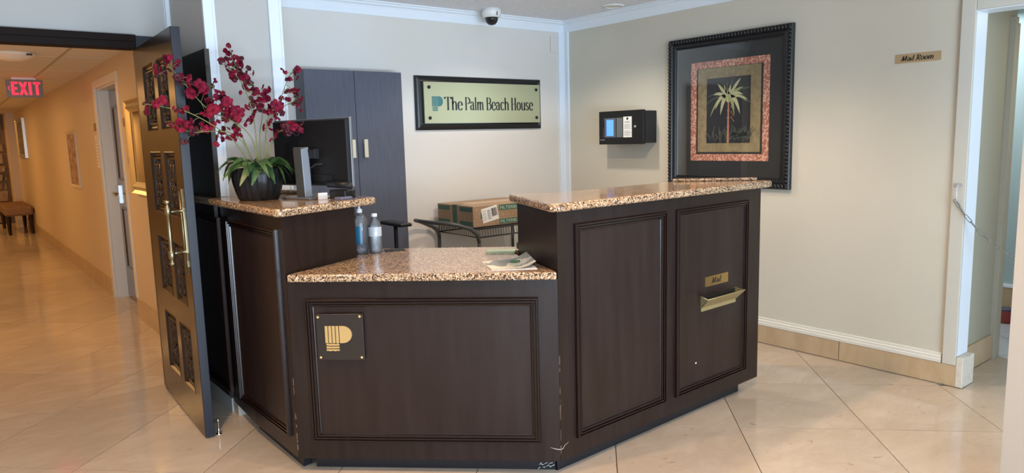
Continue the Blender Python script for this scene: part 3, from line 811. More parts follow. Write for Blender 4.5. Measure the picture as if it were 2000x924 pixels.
# open hopper: front plate leaning out, side cheeks, lower flange
ms.add([P(t0, .003, .545), P(t1, .003, .545), P(t1, .003, .570), P(t0, .003, .570), P(t0, .007, .545), P(t1, .007, .545), P(t1, .007, .570), P(t0, .007, .570)], [(0, 1, 2, 3), (4, 5, 6, 7), (0, 1, 5, 4), (1, 2, 6, 5), (2, 3, 7, 6), (3, 0, 4, 7)])
tt0, tt1 = t0 - .012, t1 + .012
ms.add([P(t0, .006, .567), P(t1, .006, .567), P(tt1, .052, .617), P(tt0, .052, .617), P(t0, .010, .565), P(t1, .010, .565), P(tt1, .056, .614), P(tt0, .056, .614)], [(0, 1, 2, 3), (4, 5, 6, 7), (0, 1, 5, 4), (1, 2, 6, 5), (2, 3, 7, 6), (3, 0, 4, 7)])
for ta, tb in ((t0, tt0), (t1, tt1)):
    ms.add([P(ta, .002, .567), P(tb, .052, .616), P(ta, .002, .628), P(ta + .002, .002, .567), P(tb + .002, .052, .616), P(ta + .002, .002, .628)], [(0, 1, 2), (3, 4, 5), (0, 1, 4, 3), (1, 2, 5, 4), (2, 0, 3, 5)])
ms.tube([P(t0, .002, .628), P(tt0, .054, .617), P(tt1, .054, .617), P(t1, .002, .628)], .0022, 6)
slot = ms.build('mail_slot', BRASSB, desk, label='open brass mail slot hopper')
mb = MB(); plate(mb, P(t0, .001, .568), R3, ZA, RN3, t1 - t0, .052, .0015); mb.build('slot_opening', BLACKM, slot, label='black slot opening')
# sticker scrap on the panel
mb = MB(); plate(mb, RF(.965, .278, .0012), R3, ZA, RN3, .010, .007, .001); mb.build('sticker_scrap', PAPER, desk)

# ================================================================== WALL THINGS
# big sign
sg = thing('wall_sign', 'gold plate sign in a black frame reading The Palm Beach House', 'sign', (3.43, YB, 1.73))
sx0, sx1, sz0, sz1 = 2.812, 4.040, 1.528, 1.932
mb = MB().sweeprect([(sx0, YB, sz0), (sx1, YB, sz0), (sx1, YB, sz1), (sx0, YB, sz1)], (0, -1, 0), [(0, 0), (0, .014), (.010, .022), (.014, .018), (.026, .024), (.032, .020), (.040, .022), (.046, .012)])
mb.build('frame', BLKF, sg)
MB().box((sx0 + .03, YB - .016, sz0 + .03), (sx1 - .03, YB - .002, sz1 - .03)).build('backing', BLKF, sg)
px0, px1, pz0, pz1 = sx0 + .065, sx1 - .025, sz0 + .050, sz1 - .045
YP = YB - .034
MB().box((px0, YP, pz0), (px1, YP + .012, pz1)).build('gold_plate', SIGNG, sg)
for a in (px0 + .045, px1 - .04):
    for b in (pz0 + .04, pz1 - .04): MB().lathe([(.013, 0), (.013, .006), (.008, .010)], (a, YP, b), 12, (0, -1, 0)).build('screw_cap', BLACK, sg)
mb = MB(); fr = lambda x, y, d: Vector((px0 + .068 + x, YP - .0015 * d, 1.668 + y))
for p in emblem(fr, .098, .112): polyplate(mb, p, fr)
mb.build('emblem', TEAL, sg)
mb = MB(); serif_text(mb, 'The', (px0 + .180, YP, 1.677), XA, ZA, (0, -1, 0), .100, .168, .135, .036)
serif_text(mb, 'Palm', (px0 + .368, YP, 1.677), XA, ZA, (0, -1, 0), .100, .185, .135, .036)
serif_text(mb, 'Beach', (px0 + .574, YP, 1.677), XA, ZA, (0, -1, 0), .100, .232, .135, .036)
serif_text(mb, 'House', (px0 + .826, YP, 1.677), XA, ZA, (0, -1, 0), .100, .236, .135, .036)
mb.build('lettering', INK, sg)

# mail room sign
sr = thing('door_sign', 'small brass plate reading Mail Room high on the beige wall beside the doorway', 'sign', (XR, 1.79, 1.84))
MB().box((XR - .003, 1.672, 1.812), (XR, 1.912, 1.862)).build('plate', mat('pale_brass', (.50, .36, .20), .45, .4), sr)
mb = MB(); serif_text(mb, 'Mail Room', (XR - .003, 1.882, 1.823), (0, -1, 0), ZA, (-1, 0, 0), .030, .172, .13, .045, .25, False); mb.build('lettering', INK, sr)

# framed palm print
pc = thing('framed_print', 'large black framed palm tree print on the beige right wall', 'picture', (XR, 3.03, 1.6))
y0, y1, z0, z1 = 2.535, 3.527, 1.070, 2.128
X0 = XR
rc = lambda g: [(X0, y0 + g, z0 + g), (X0, y1 - g, z0 + g), (X0, y1 - g, z1 - g), (X0, y0 + g, z1 - g)]
MB().sweeprect(rc(0), (-1, 0, 0), [(0, 0), (0, .028), (.006, .034), (.030, .034), (.036, .026), (.044, .030), (.060, .028), (.066, .018), (.072, .020), (.078, .012)]).build('frame', BLKF, pc)
cv = MB()
for (a, b, hor) in ((y0, y1, z0 + .018), (y0, y1, z1 - .018)):
    k = a + .02
    while k < b - .01:
        cv.ball((X0 - .036, k, hor), .0115, 4, (.8, 1.0, 1.5)); k += .025
for hor in (y0 + .018, y1 - .018):
    k = z0 + .03
    while k < z1 - .02: cv.ball((X0 - .036, hor, k), .0115, 4, (.8, 1.5, 1.0)); k += .025
cv.build('carved_edge', BLKF, pc)
L = lambda ya, yb, za, zb, d: MB().box((X0 - d, ya, za), (X0 - .004, yb, zb))
L(y0 + .07, y1 - .07, z0 + .07, z1 - .07, .010).build('black_mat', mat('black_mat', (.020, .022, .022), .5), pc)
pm = bpy.data.materials.new('salmon_scroll'); pm.use_nodes = True; nt = pm.node_tree; pp = nt.nodes['Principled BSDF']; pp.inputs['Roughness'].default_value = .6
g_ = nt.nodes.new('ShaderNodeNewGeometry'); wv = nt.nodes.new('ShaderNodeTexWave'); wv.inputs['Scale'].default_value = 9; wv.inputs['Distortion'].default_value = 14; wv.inputs['Detail'].default_value = 1; wv.inputs['Detail Scale'].default_value = 2.5
nt.links.new(g_.outputs['Position'], wv.inputs['Vector']); cr = ramp_nodes(nt, [(.60, (.37, .13, .085)), (.72, (.62, .36, .25))]); nt.links.new(wv.outputs['Fac'], cr.inputs[0]); nt.links.new(cr.outputs[0], pp.inputs['Base Color'])
ring = MB()
ya, yb, za, zb = 2.700, 3.332, 1.254, 1.950; g = .047
ring.box((X0 - .013, ya, za), (X0 - .010, ya + g, zb)).box((X0 - .013, yb - g, za), (X0 - .010, yb, zb)).box((X0 - .013, ya + g, za), (X0 - .010, yb - g, za + g)).box((X0 - .013, ya + g, zb - g), (X0 - .010, yb - g, zb))
ring.build('patterned_border', pm, pc, label='salmon scroll patterned border')
L(2.764, 3.270, 1.315, 1.900, .014).build('linen_mat', mat('gold_linen', (.28, .22, .11), .7, noise=(30, (.20, .15, .075), .4, .65, (1, 1, 1)), bump=(200, .3)), pc, label='aged gold linen mat')
L(2.840, 3.193, 1.378, 1.830, .0155).build('dark_print', mat('print_ground', (.012, .013, .014), .5), pc)
# palm drawn in thin flat leaves
PF = lambda x, y, d: Vector((X0 - .0155 - .0004 * d, 3.193 - x, 1.378 + y))
GRN = [mat('print_leaf', (.30, .32, .13), .6), mat('print_leaf_pale', (.44, .44, .25), .6), mat('print_leaf_dark', (.07, .08, .055), .6)]
TRK = mat('print_trunk', (.42, .18, .11), .6)
cx, cy = .176, .300


def pleaf(mb, a, Ln, droop, wd, lvl, c=(cx, cy)):
    pts = []
    for k in range(9):
        t = k / 8; x = c[0] + math.cos(math.radians(a)) * Ln * t; y = c[1] + math.sin(math.radians(a)) * Ln * t - droop * t * t
        pts.append((x, y))
    lft = []; rgt = []
    for k, p in enumerate(pts):
        q = pts[min(k + 1, 8)]; o = pts[max(k - 1, 0)]; dx, dy = q[0] - o[0], q[1] - o[1]; l_ = math.hypot(dx, dy) or 1
        ww = wd * math.sin(PI * min(1, (k / 8) * .95 + .05)) ** .7 * (1 if k < 8 else 0)
        lft.append((p[0] - dy / l_ * ww, p[1] + dx / l_ * ww)); rgt.append((p[0] + dy / l_ * ww, p[1] - dx / l_ * ww))
    for k in range(8):
        polyplate(mb, [lft[k], lft[k + 1], rgt[k + 1], rgt[k]], PF, lvl - 1, lvl)


lm = [MB(), MB(), MB()]
for a, Ln, dr, wd, mi in ((95, .12, 0, .010, 2), (60, .20, .035, .013, 1), (50, .19, .07, .012, 0), (122, .16, .025, .014, 1), (135, .17, .085, .014, 1),
                          (128, .17, .20, .016, 1), (118, .13, .22, .018, 1), (140, .19, .24, .010, 0), (48, .18, .11, .013, 1), (38, .19, .14, .012, 0), (52, .16, .23, .018, 1), (66, .13, .23, .016, 0),
                          (30, .18, .10, .010, 1), (78, .10, 0, .014, 1), (104, .08, 0, .015, 0), (88, .06, 0, .016, 1), (108, .11, .0, .011, 0),
                          (40, .25, .09, .007, 2), (140, .23, .13, .007, 2), (30, .23, .17, .007, 2), (150, .22, .15, .007, 2), (75, .15, .0, .007, 2)):
    pleaf(lm[mi], a, Ln, dr, wd * .8, 2 + mi * .2 if mi < 2 else 1)
for k in range(7): polyplate(lm[k % 2], [(cx + .004 + .012 * math.cos(k * .9) + .013 * math.cos(q * 1.05), cy + .008 + .012 * math.sin(k * .9) + .020 * math.sin(q * 1.05)) for q in range(6)], PF, 2.3, 2.6 + .1 * k)
lm[0].build('print_leaves', GRN[0], pc); lm[1].build('print_pale_leaves', GRN[1], pc)
rg2 = random.Random(4)
for k in range(44): pleaf(lm[2], rg2.uniform(50, 130), rg2.uniform(.05, .11), rg2.uniform(0, .03), .0035, 1, (rg2.uniform(.03, .33), rg2.uniform(.01, .05)))
for k in range(12): pleaf(lm[2], 15 * k + 7, .07, .015, .0035, 1, (.30, .05))
lm[2].build('print_undergrowth', GRN[2], pc)
mb = MB(); polyplate(mb, [(cx - .004, 0), (cx + .012, 0), (cx + .009, .29), (cx, .29)], PF, 1, 2)
for q in (.05, .11, .17, .22): polyplate(mb, [(cx - .008, q), (cx + .016, q + .002), (cx + .014, q + .008), (cx - .007, q + .005)], PF, 2, 3)
for q in range(9): polyplate(mb, [(cx + .02 + .01 * (q % 3), .25 - .012 * q), (cx + .033 + .01 * (q % 3), .252 - .012 * q), (cx + .03 + .01 * (q % 3), .243 - .012 * q)], PF, 1, 2)
mb.build('print_trunk', TRK, pc)
# glass: thin clear reflecting pane
gm = bpy.data.materials.new('picture_glass'); gm.use_nodes = True; nt = gm.node_tree; nt.nodes.remove(nt.nodes['Principled BSDF'])
tr = nt.nodes.new('ShaderNodeBsdfTransparent'); gl = nt.nodes.new('ShaderNodeBsdfGlossy'); gl.inputs['Roughness'].default_value = .02; fz = nt.nodes.new('ShaderNodeFresnel'); fz.inputs[0].default_value = 1.5
mxs = nt.nodes.new('ShaderNodeMixShader'); nt.links.new(fz.outputs[0], mxs.inputs[0]); nt.links.new(tr.outputs[0], mxs.inputs[1]); nt.links.new(gl.outputs[0], mxs.inputs[2]); nt.links.new(mxs.outputs[0], nt.nodes['Material Output'].inputs[0])
MB().add([(X0 - .018, y0 + .074, z0 + .074), (X0 - .018, y1 - .074, z0 + .074), (X0 - .018, y1 - .074, z1 - .074), (X0 - .018, y0 + .074, z1 - .074)], [(0, 1, 2, 3)]).build('glass', gm, pc)

# fire alarm panel
fp = thing('alarm_panel', 'black wall mounted control panel with a small blue screen and a notice', 'control panel', (XR, 3.88, 1.5))
MB().box((XR - .125, 3.665, 1.388), (XR, 4.10, 1.632)).build('housing', BLACKM, fp, bevel=.003)
XF = XR - .165
MB().box((XF, 3.655, 1.381), (XR - .14, 4.118, 1.640)).build('door', BLACK, fp, bevel=.003)
pd = MB().box((XF - .001, 3.765, 1.434), (XF, 4.075, 1.588)).build('window', DGLASS, fp)
MB().box((XF - .002, 3.935, 1.436), (XF - .001, 4.055, 1.586)).build('screen_bezel', mat('bezel', (.10, .12, .15), .4), fp)
MB().box((XF - .003, 3.958, 1.447), (XF - .002, 4.033, 1.573)).build('blue_screen', SCREEN, fp, label='lit blue screen')
MB().box((XF - .002, 3.862, 1.436), (XF - .001, 3.925, 1.586)).build('keypad', mat('keypad', (.13, .14, .14), .4), fp)
nt_ = MB().box((XF - .002, 3.768, 1.434), (XF - .001, 3.855, 1.592)).build('notice', PAPER, fp, label='printed notice')
mb = MB(); font_text(mb, 'NOTICE', (XF - .002, 3.838, 1.545), (0, -1, 0), ZA, (-1, 0, 0), .010, .052)
for k in range(9):
    if k != 4: mb.box((XF - .0026, 3.778 + (k % 3) * .004, 1.531 - k * .010), (XF - .002, 3.846, 1.533 - k * .010))
mb.lathe([(.010, 0), (.010, .0005)], (XF - .002, 3.812, 1.577), 12, (-1, 0, 0)); mb.build('print', INK, nt_)
mb = MB().lathe([(.011, 0), (.011, .004), (.006, .006)], (XF, 3.735, 1.515), 14, (-1, 0, 0)); mb.build('lock', CHROME, fp)
mb = MB(); font_text(mb, 'Honeywell', (XF - .0003, 4.104, 1.413), (0, -1, 0), ZA, (-1, 0, 0), .009, .045); mb.build('lettering', PAPER, fp)

# ceiling camera
dc = thing('dome_camera', 'white dome security camera hanging from the ceiling above the sign', 'camera', (3.42, 4.50, CZ))
c_ = (3.405, 4.50, CZ)
MB().lathe([(.072, 0), (.074, -.03), (.068, -.062), (.052, -.066)], c_, 28).build('housing', WHITEP, dc)
MB().lathe([(.051, -.066), (.049, -.080), (.042, -.100), (.028, -.115), (.008, -.121)], c_, 24).build('dome', DGLASS, dc, label='smoked dome')
MB().box((3.400, 4.425, CZ - .055), (3.406, 4.432, CZ - .025)).build('status_slot', BLACK, dc)
rl = thing('recessed_light', 'round recessed ceiling light trim near the right wall', 'light', (4.14, 3.93, CZ))
MB().lathe([(.085, 0), (.085, -.006), (.060, -.010), (.058, 0)], (4.14, 3.93, CZ), 28, cap=False).build('trim_ring', WHITEP, rl)
MB().lathe([(.058, -.001), (.058, -.003)], (4.14, 3.93, CZ), 24).build('lens', LAMPG, rl)

# exit sign and hallway light
ex = thing('exit_sign', 'lit red EXIT sign hanging from the hallway ceiling', 'sign', (.76, 9.08, 2.2))
MB().box((.655, 9.06, 2.185), (.865, 9.10, HZ)).build('canopy', WHITEP, ex)
MB().box((.602, 9.07, 2.005), (.925, 9.085, 2.185)).build('panel', mat('exit_panel', (.22, .17, .14), .3), ex)
mb = MB()
XW = lambda x, y, d: Vector((.660 + x, 9.07 - .004 * d, 2.03 + y))
K = .0115
for ps in ([(0, 0), (0, .13)], [(.065, 0), (.115, .13)], [(.065, .13), (.115, 0)], [(.150, 0), (.150, .13)], [(.210, 0), (.210, .13)]):
    (xa, ya), (xb, yb) = ps
    polyplate(mb, [(xa - K, ya), (xa + K, ya), (xb + K, yb), (xb - K, yb)], XW)
for (xa, xb, yy) in ((0, .045, .009), (0, .038, .065), (0, .045, .121), (.178, .242, .121)):
    polyplate(mb, [(xa, yy - .009), (xb, yy - .009), (xb, yy + .009), (xa, yy + .009)], XW)
for ya in (.088, .042): polyplate(mb, [(-.042, .065), (-.036, .065), (-.022, ya), (-.026, ya)], XW)
mb.build('lettering', LED, ex)
hl = thing('ceiling_light', 'shallow round ceiling light in the hallway nearest the opening', 'light', (.52, 6.85, HZ))
MB().lathe([(.155, 0), (.155, -.014), (.14, -.022), (.11, -.042), (.06, -.058), (.01, -.062)], (.52, 6.85, HZ), 30).build('diffuser', LAMPG, hl)
MB().box((.60, 6.72, HZ - .024), (.64, 6.74, HZ - .012)).build('clip', BLACK, hl)

# hallway wall things (plane x = 1.212 facing -x)
HX = 1.212


def hpic(name, label, ya, yb, za, zb, frm, face, fw=.02, d=.02, cat='picture'):
    t = thing(name, label, cat, (HX, (ya + yb) / 2, za))
    MB().sweeprect([(HX, ya, za), (HX, yb, za), (HX, yb, zb), (HX, ya, zb)], (-1, 0, 0), [(0, 0), (0, d), (fw * .3, d * .7), (fw * .6, d), (fw, d * .5)]).build('frame', frm, t)
    MB().box((HX - d * .45, ya + fw * .8, za + fw * .8), (HX, yb - fw * .8, zb - fw * .8)).build('face', face, t)
    return t


GFR = mat('ribbed_gold', (.72, .66, .45), .25, .9)
MIRR = mat('mirror', (.8, .8, .78), .03, 1)
hpic('wall_mirror', 'gold framed mirror on the hallway wall half hidden by the open carved door', 5.35, 6.36, 1.10, 1.815, GFR, MIRR, .09, .045, 'mirror')
ART = mat('sepia_print', (.45, .30, .20), .6, noise=(14, (.22, .12, .08), .4, .6, (1, 1, 1)))
hpic('wall_picture', 'narrow pale framed print set in the hallway wall beyond the recessed door', 9.33, 10.05, 1.02, 1.66, WALLH, ART, .03, .02)
ART2 = mat('grey_print', (.30, .27, .22), .5, noise=(10, (.12, .10, .07), .4, .6, (1, 1, 1)))
hpic('wall_picture', 'silver framed print farthest down the hallway wall', 15.2, 16.6, 1.33, 2.03, mat('silver_frame', (.6, .58, .5), .3, .8), ART2, .06, .04)
for nm, lab, ya, yb, za, zb in (('room_sign', 'small square brown room sign just past the recessed hallway door', 7.98, 8.09, 1.625, 1.70), ('room_sign', 'small square brown room sign just before the recessed hallway door', 6.44, 6.66, 1.63, 1.70)):
    MB().box((HX - .006, ya, za), (HX, yb, zb)).build(nm, mat('bronze_sign', (.16, .09, .04), .35, .4), label=lab, cat='sign')
f1 = thing('flyer', 'white lined paper notice pinned past the recessed hallway door', 'flyer', (HX, 8.0, 1.4))
MB().box((HX - .002, 7.985, 1.27), (HX, 8.12, 1.585)).build('sheet', PAPER, f1)
mb = MB()
for k in range(9): mb.box((HX - .0025, 8.0, 1.30 + k * .03), (HX - .002, 8.105, 1.304 + k * .03))
mb.build('print', INK, f1)
f2 = thing('flyer', 'tan illustrated flyer beside the recessed hallway door', 'flyer', (HX, 6.55, 1.4))
MB().box((HX - .002, 6.43, 1.30), (HX, 6.65, 1.62)).build('sheet', mat('tan_paper', (.55, .42, .30), .7), f2)
mb = MB().lathe([(.065, 0), (.065, .0008)], (HX - .002, 6.54, 1.48), 16, (-1, 0, 0), sx=1.0, sy=.8)
for k in range(4): mb.box((HX - .0025, 6.46, 1.33 + k * .014), (HX - .002, 6.62, 1.336 + k * .014))
mb.build('print', mat('brown_ink', (.12, .06, .03), .6), f2)

# bench
bn = thing('bench', 'upholstered bench with dark legs at the far end of the hallway', 'bench', (1.0, 15.9, 0))
MB().box((.76, 15.1, .33), (1.19, 16.7, .50)).build('seat', UPH, bn, bevel=.05, seg=4)
for lx in (.80, 1.13):
    for ly in (15.15, 16.58):
        MB().tube([(lx + .02, ly + .03, .34), (lx + .02, ly + .03, .12), (lx + .02, ly + (.01 if ly < 16 else .05), 0)], [.038, .030, .024], 4, False).build('leg', LEGD, bn)

# ================================================================== BACK OFFICE
cb = thing('storage_cabinet', 'tall dark two door cabinet against the back wall', 'cabinet', (2.25, 4.6, 0))
cx0, cx1, cy0, cy1, cz1 = 1.892, 2.612, 4.53, 4.692, 1.930
MB().box((cx0, cy0 + .02, 0), (cx1, cy1, cz1)).build('body', CABM, cb)
xm = 2.247
cd = [MB().box((cx0 + .001, cy0, .03), (xm - .002, cy0 + .019, cz1)).build('door', CABM, cb), MB().box((xm + .002, cy0, .03), (cx1 - .001, cy0 + .019, cz1)).build('door', CABM, cb)]
for d_, hx in zip(cd, (xm - .055, xm + .038)):
    mb = MB().box((hx, cy0 - .026, 1.345), (hx + .030, cy0 - .015, 1.470)).box((hx + .004, cy0 - .015, 1.36), (hx + .018, cy0, 1.372)).box((hx + .004, cy0 - .015, 1.443), (hx + .018, cy0, 1.455))
    mb.build('handle', mat('handle_nickel', (.85, .80, .62), .35, .9), d_, bevel=.002, seg=1)

# utility cart
ct = thing('utility_cart', 'dark wire utility cart with a looped push handle against the back wall', 'cart', (3.3, 4.4, 0))
ax0, ax1, ay0, ay1 = 2.945, 3.665, 4.115, 4.640
sz = .800
posts = [(ax0, ay0), (ax0, ay1), (ax1, ay0), (ax1, ay1)]
for (a, b) in posts: MB().rod((a, b, .09), (a, b, .765 if a > 3 else .74), .0125, 10).build('post', DKGREY, ct)
for lev, zz in enumerate((sz, .20)):
    mb = MB()
    for zz2 in (zz + .015, zz - .045):
        mb.tube([(ax0 - .005, ay0 - .005, zz2), (ax1 + .005, ay0 - .005, zz2), (ax1 + .005, ay1 + .005, zz2), (ax0 - .005, ay1 + .005, zz2)], .0055, 6, closed=True)
    k = 0
    while ax0 + k * .024 < ax1:
        x = ax0 + k * .024; k += 1
        mb.tube([(x, ay0 - .005, zz + .015), (x + .008, ay0 - .005, zz - .045)], .0022, 4); mb.tube([(x, ay1 + .005, zz + .015), (x + .008, ay1 + .005, zz - .045)], .0022, 4)
        mb.tube([(x, ay0, zz + .012), (x, ay1, zz + .012)], .0022, 4)
    k = 0
    while ay0 + k * .024 < ay1:
        y = ay0 + k * .024; k += 1
        for x in (ax0 - .005, ax1 + .005): mb.tube([(x, y, zz + .015), (x, y + .008, zz - .045)], .0022, 4)
    mb.build('wire_shelf', DKGREY, ct)
hb_ = MB()
xh = 2.66
hb_.tube([(ax0, ay0 + .0, .72), (ax0 - .012, ay0, .775), (ax0 - .06, ay0 + .01, .82), (ax0 - .16, ay0 + .03, .856), (xh + .06, ay0 + .07, .872), (xh + .01, ay0 + .14, .876), (xh, ay0 + .22, .876), (xh, ay1 - .2, .876), (xh + .02, ay1 - .10, .872), (xh + .10, ay1 - .04, .850), (ax0 - .06, ay1 - .0, .80), (ax0 - .012, ay1, .765), (ax0, ay1, .72)], .014, 10)
hb_.build('push_handle', mat('handle_grip', (.06, .062, .065), .45), ct)
for (a, b) in posts: MB().lathe([(.05, -.012), (.05, .012)], (a, b, .05), 14, (0, 1, 0)).rod((a, b, .05), (a, b, .10), .008).build('caster', BLACKM, ct)

# cardboard box
bx = thing('cardboard_box', 'brown cardboard shipping box with green printing on the utility cart', 'box', (3.2, 4.4, .82))
X1, X2, Y1, Y2, Z1, Z2 = 2.935, 3.57, 4.165, 4.630, .8225, .975
MB().box((X1, Y1, Z1), (X2, Y2, Z2)).build('carton', CARD, bx, bevel=.002, seg=1)
def band(a_, b_, name='green_band', m_=CARDG): MB().box(a_, b_).build(name, m_, bx)


for a, b in ((.01, .17), (.30, .455)):
    for c, d in ((.008, .040), (.108, .142)): band((X1 - .0006, Y1 + a, Z1 + c), (X1, Y1 + b, Z1 + d))
MB().box((X1 - .0009, Y1 + .205, Z1), (X1 - .0002, Y1 + .262, Z2 + .0006)).box((X1 - .0009, Y1 + .205, Z2), (X1 + .06, Y1 + .262, Z2 + .0006)).build('green_tape', CARDG, bx, label='green packing tape')


def outl(a0, a1, c0, c1, face):
    if face == 'y': cs = [(a0, Y1, c0), (a1, Y1, c0), (a1, Y1, c1), (a0, Y1, c1)]; n_ = (0, -1, 0)
    else: cs = [(X1, a0, c0), (X1, a1, c0), (X1, a1, c1), (X1, a0, c1)]; n_ = (-1, 0, 0)
    MB().sweeprect(cs, n_, [(0, 0), (0, .0006), (.0022, .0006), (.0022, 0)]).build('printed_outline', CARDL, bx)


for a, b in ((.02, .06), (.075, .13), (.30, .36), (.375, .44)): outl(Y1 + a, Y1 + b, Z1 + .056, Z1 + .096, 'x')
for row, c0, c1 in ((0, .008, .040), (1, .056, .096), (2, .108, .142)):
    xs_ = [(.01, .06), (.072, .10)] if row != 1 else [(.01, .05)]
    xs_ += [(.112, .135), (.148, .185), (.19, .225)] if row == 2 else []
    if row == 1: xs_ += [(.245, .285), (.30, .335), (.35, .375), (.385, .40), (.41, .43)]
    if row == 0: xs_ += [(.2, .225)]
    for a, b in xs_: outl(X1 + a, X1 + b, Z1 + c0, Z1 + c1, 'y')
band((X1 + .065, Y1 - .0006, Z1 + .058), (X1 + .10, Y1, Z1 + .096))
for c0, c1 in ((.006, .044), (.106, .146)): band((X1 + .235, Y1 - .0006, Z1 + c0), (X1 + .455, Y1, Z1 + c1))
for c0 in (.014, .114):
    mb = MB(); font_text(mb, 'FILTERBUY', (X1 + .245, Y1 - .0007, Z1 + c0), XA, ZA, (0, -1, 0), .022, .200, offset=.01)
    mb.build('lettering', mat('pale_green_ink', (.35, .45, .36), .6), bx)
mb = MB(); rot = Matrix.Rotation(math.radians(-10), 4, 'Y')
tmp = MB().box((0, -.0012, 0), (.145, 0, .105))
tmp.xf(Matrix.Translation((X1 + .088, Y1, Z1 + .022)) @ rot); tmp.build('shipping_label', PAPER, bx)
tmp = MB(); rg3 = random.Random(5)
for k in range(16):
    ww = rg3.uniform(.0012, .004); tmp.box((.088 + k * .0032, -.0018, .03), (.088 + k * .0032 + ww * .6, -.0012, .09))
for k in range(6): tmp.box((.05, -.0018, .02 + k * .012), (.078, -.0012, .024 + k * .012)); tmp.box((.008, -.0018, .02 + k * .013), (.035 + .004 * (k % 2), -.0012, .022 + k * .013))
tmp.xf(Matrix.Translation((X1 + .088, Y1, Z1 + .022)) @ rot); tmp.build('label_print', INK, bx)
MB().box((X1 + .10, Y1 + .15, Z2), (X1 + .56, Y1 + .30, Z2 + .0006)).build('packing_tape', mat('tape', (.50, .32, .18), .3), bx)

# drafting chair (armrest shows above the low counter)
ch = thing('office_chair', 'black office chair behind the low counter in front of the cabinet', 'chair', (1.91, 3.90, 0))
for k in range(5):
    a = 2 * PI * k / 5; MB().tube([(1.91, 3.90, .10), (1.91 + .27 * math.cos(a), 3.90 + .27 * math.sin(a), .07)], [.025, .015], 6).lathe([(.025, -.02), (.025, .02)], (1.91 + .27 * math.cos(a), 3.90 + .27 * math.sin(a), .03), 8, (1, 0, 0)).build('leg', BLACK, ch)
MB().rod((1.91, 3.90, .08), (1.91, 3.90, .62), .025).build('gas_lift', BLACK, ch)
MB().box((1.70, 3.68, .62), (2.12, 4.12, .69)).build('seat', BLACKM, ch, bevel=.03, seg=3)
for xa in (1.66, 2.16):
    MB().tube([(1.91 + (xa - 1.91) * .7, 3.90, .64), (xa, 3.90, .68), (xa, 3.90, .88), (xa, 3.90, .935)], .013, 8).build('arm_support', BLACK, ch)
    MB().box((xa - .04, 3.77, .935), (xa + .045, 4.03, .958)).build('armrest', BLACK, ch, bevel=.010, seg=3)
MB().box((1.74, 4.14, .72), (2.08, 4.19, .97)).build('backrest', BLACKM, ch, bevel=.02, seg=3)
MB().tube([(1.91, 4.05, .64), (1.91, 4.16, .68), (1.91, 4.17, .8)], .015, 8).build('back_support', BLACK, ch)

# ================================================================== ON THE LEFT COUNTER
# monitor
mon = thing('computer_monitor', 'black computer monitor seen from behind on a silver stand on the left counter', 'monitor', (1.40, 3.39, HS))
ctr = Vector((1.448, 3.412)); dv = Vector((.30, -.954)); bk = Vector((-.954, -.30))   # toward near end / back side
Q = lambda a, b, z_: Vector((ctr.x + dv.x * a + bk.x * b, ctr.y + dv.y * a + bk.y * b, z_))


def obox(mb, a0, a1, b0, b1, z0_, z1_, ins=0):
    vs_ = [Q(a0, b0, z0_), Q(a1, b0, z0_), Q(a1 - ins, b1, z0_ + ins), Q(a0 + ins, b1, z0_ + ins), Q(a0, b0, z1_), Q(a1, b0, z1_), Q(a1 - ins, b1, z1_ - ins), Q(a0 + ins, b1, z1_ - ins)]
    return mb.add(vs_, [(0, 3, 2, 1), (4, 5, 6, 7), (0, 1, 5, 4), (1, 2, 6, 5), (2, 3, 7, 6), (3, 0, 4, 7)])


ZB, ZT = 1.243, 1.568
obox(MB(), -.276, .270, .002, .022, ZB, ZT, .008).build('back_cover', BLACKB, mon, bevel=.004)
obox(MB(), -.278, .272, -.012, .002, ZB - .002, ZT + .002).build('bezel', SILV, mon, bevel=.002, label='silver edge bezel')
obox(MB(), -.268, .262, -.0135, -.012, ZB + .012, ZT - .010).build('screen', DGLASS, mon)
obox(MB(), -.045, .075, .022, .052, 1.37, 1.43, .008).build('mount_block', BLACKB, mon, bevel=.004)
obox(MB(), -.13, .16, .022, .028, 1.265, 1.30).build('port_recess', BLACKB, mon)
mb = MB().tube([Q(.02, .035, 1.29), Q(.03, .05, 1.33), Q(.07, .045, 1.35), Q(.10, .03, 1.35)], .004, 6).tube([Q(-.02, .03, 1.28), Q(-.03, .06, 1.22), Q(-.02, .08, 1.19)], .004, 6)
mb.build('cable', BLACKM, mon)
# neck and base
NK = ((.044, 1.435, 0), (.092, 1.425, 0), (.108, HS + .01, .03), (.062, HS + .01, .03))
def neckbody(a0, a1, grow=0):
    vs_ = []
    for i_, (b_, z_, k_) in enumerate(NK):
        b2 = b_ + (grow if i_ in (1, 2) else 0); vs_ += [Q(a0 + k_, b2, z_), Q(a1 + k_, b2, z_)]
    return MB().add(vs_, [(0, 1, 3, 2), (2, 3, 5, 4), (4, 5, 7, 6), (6, 7, 1, 0), (0, 2, 4, 6), (1, 3, 5, 7)])


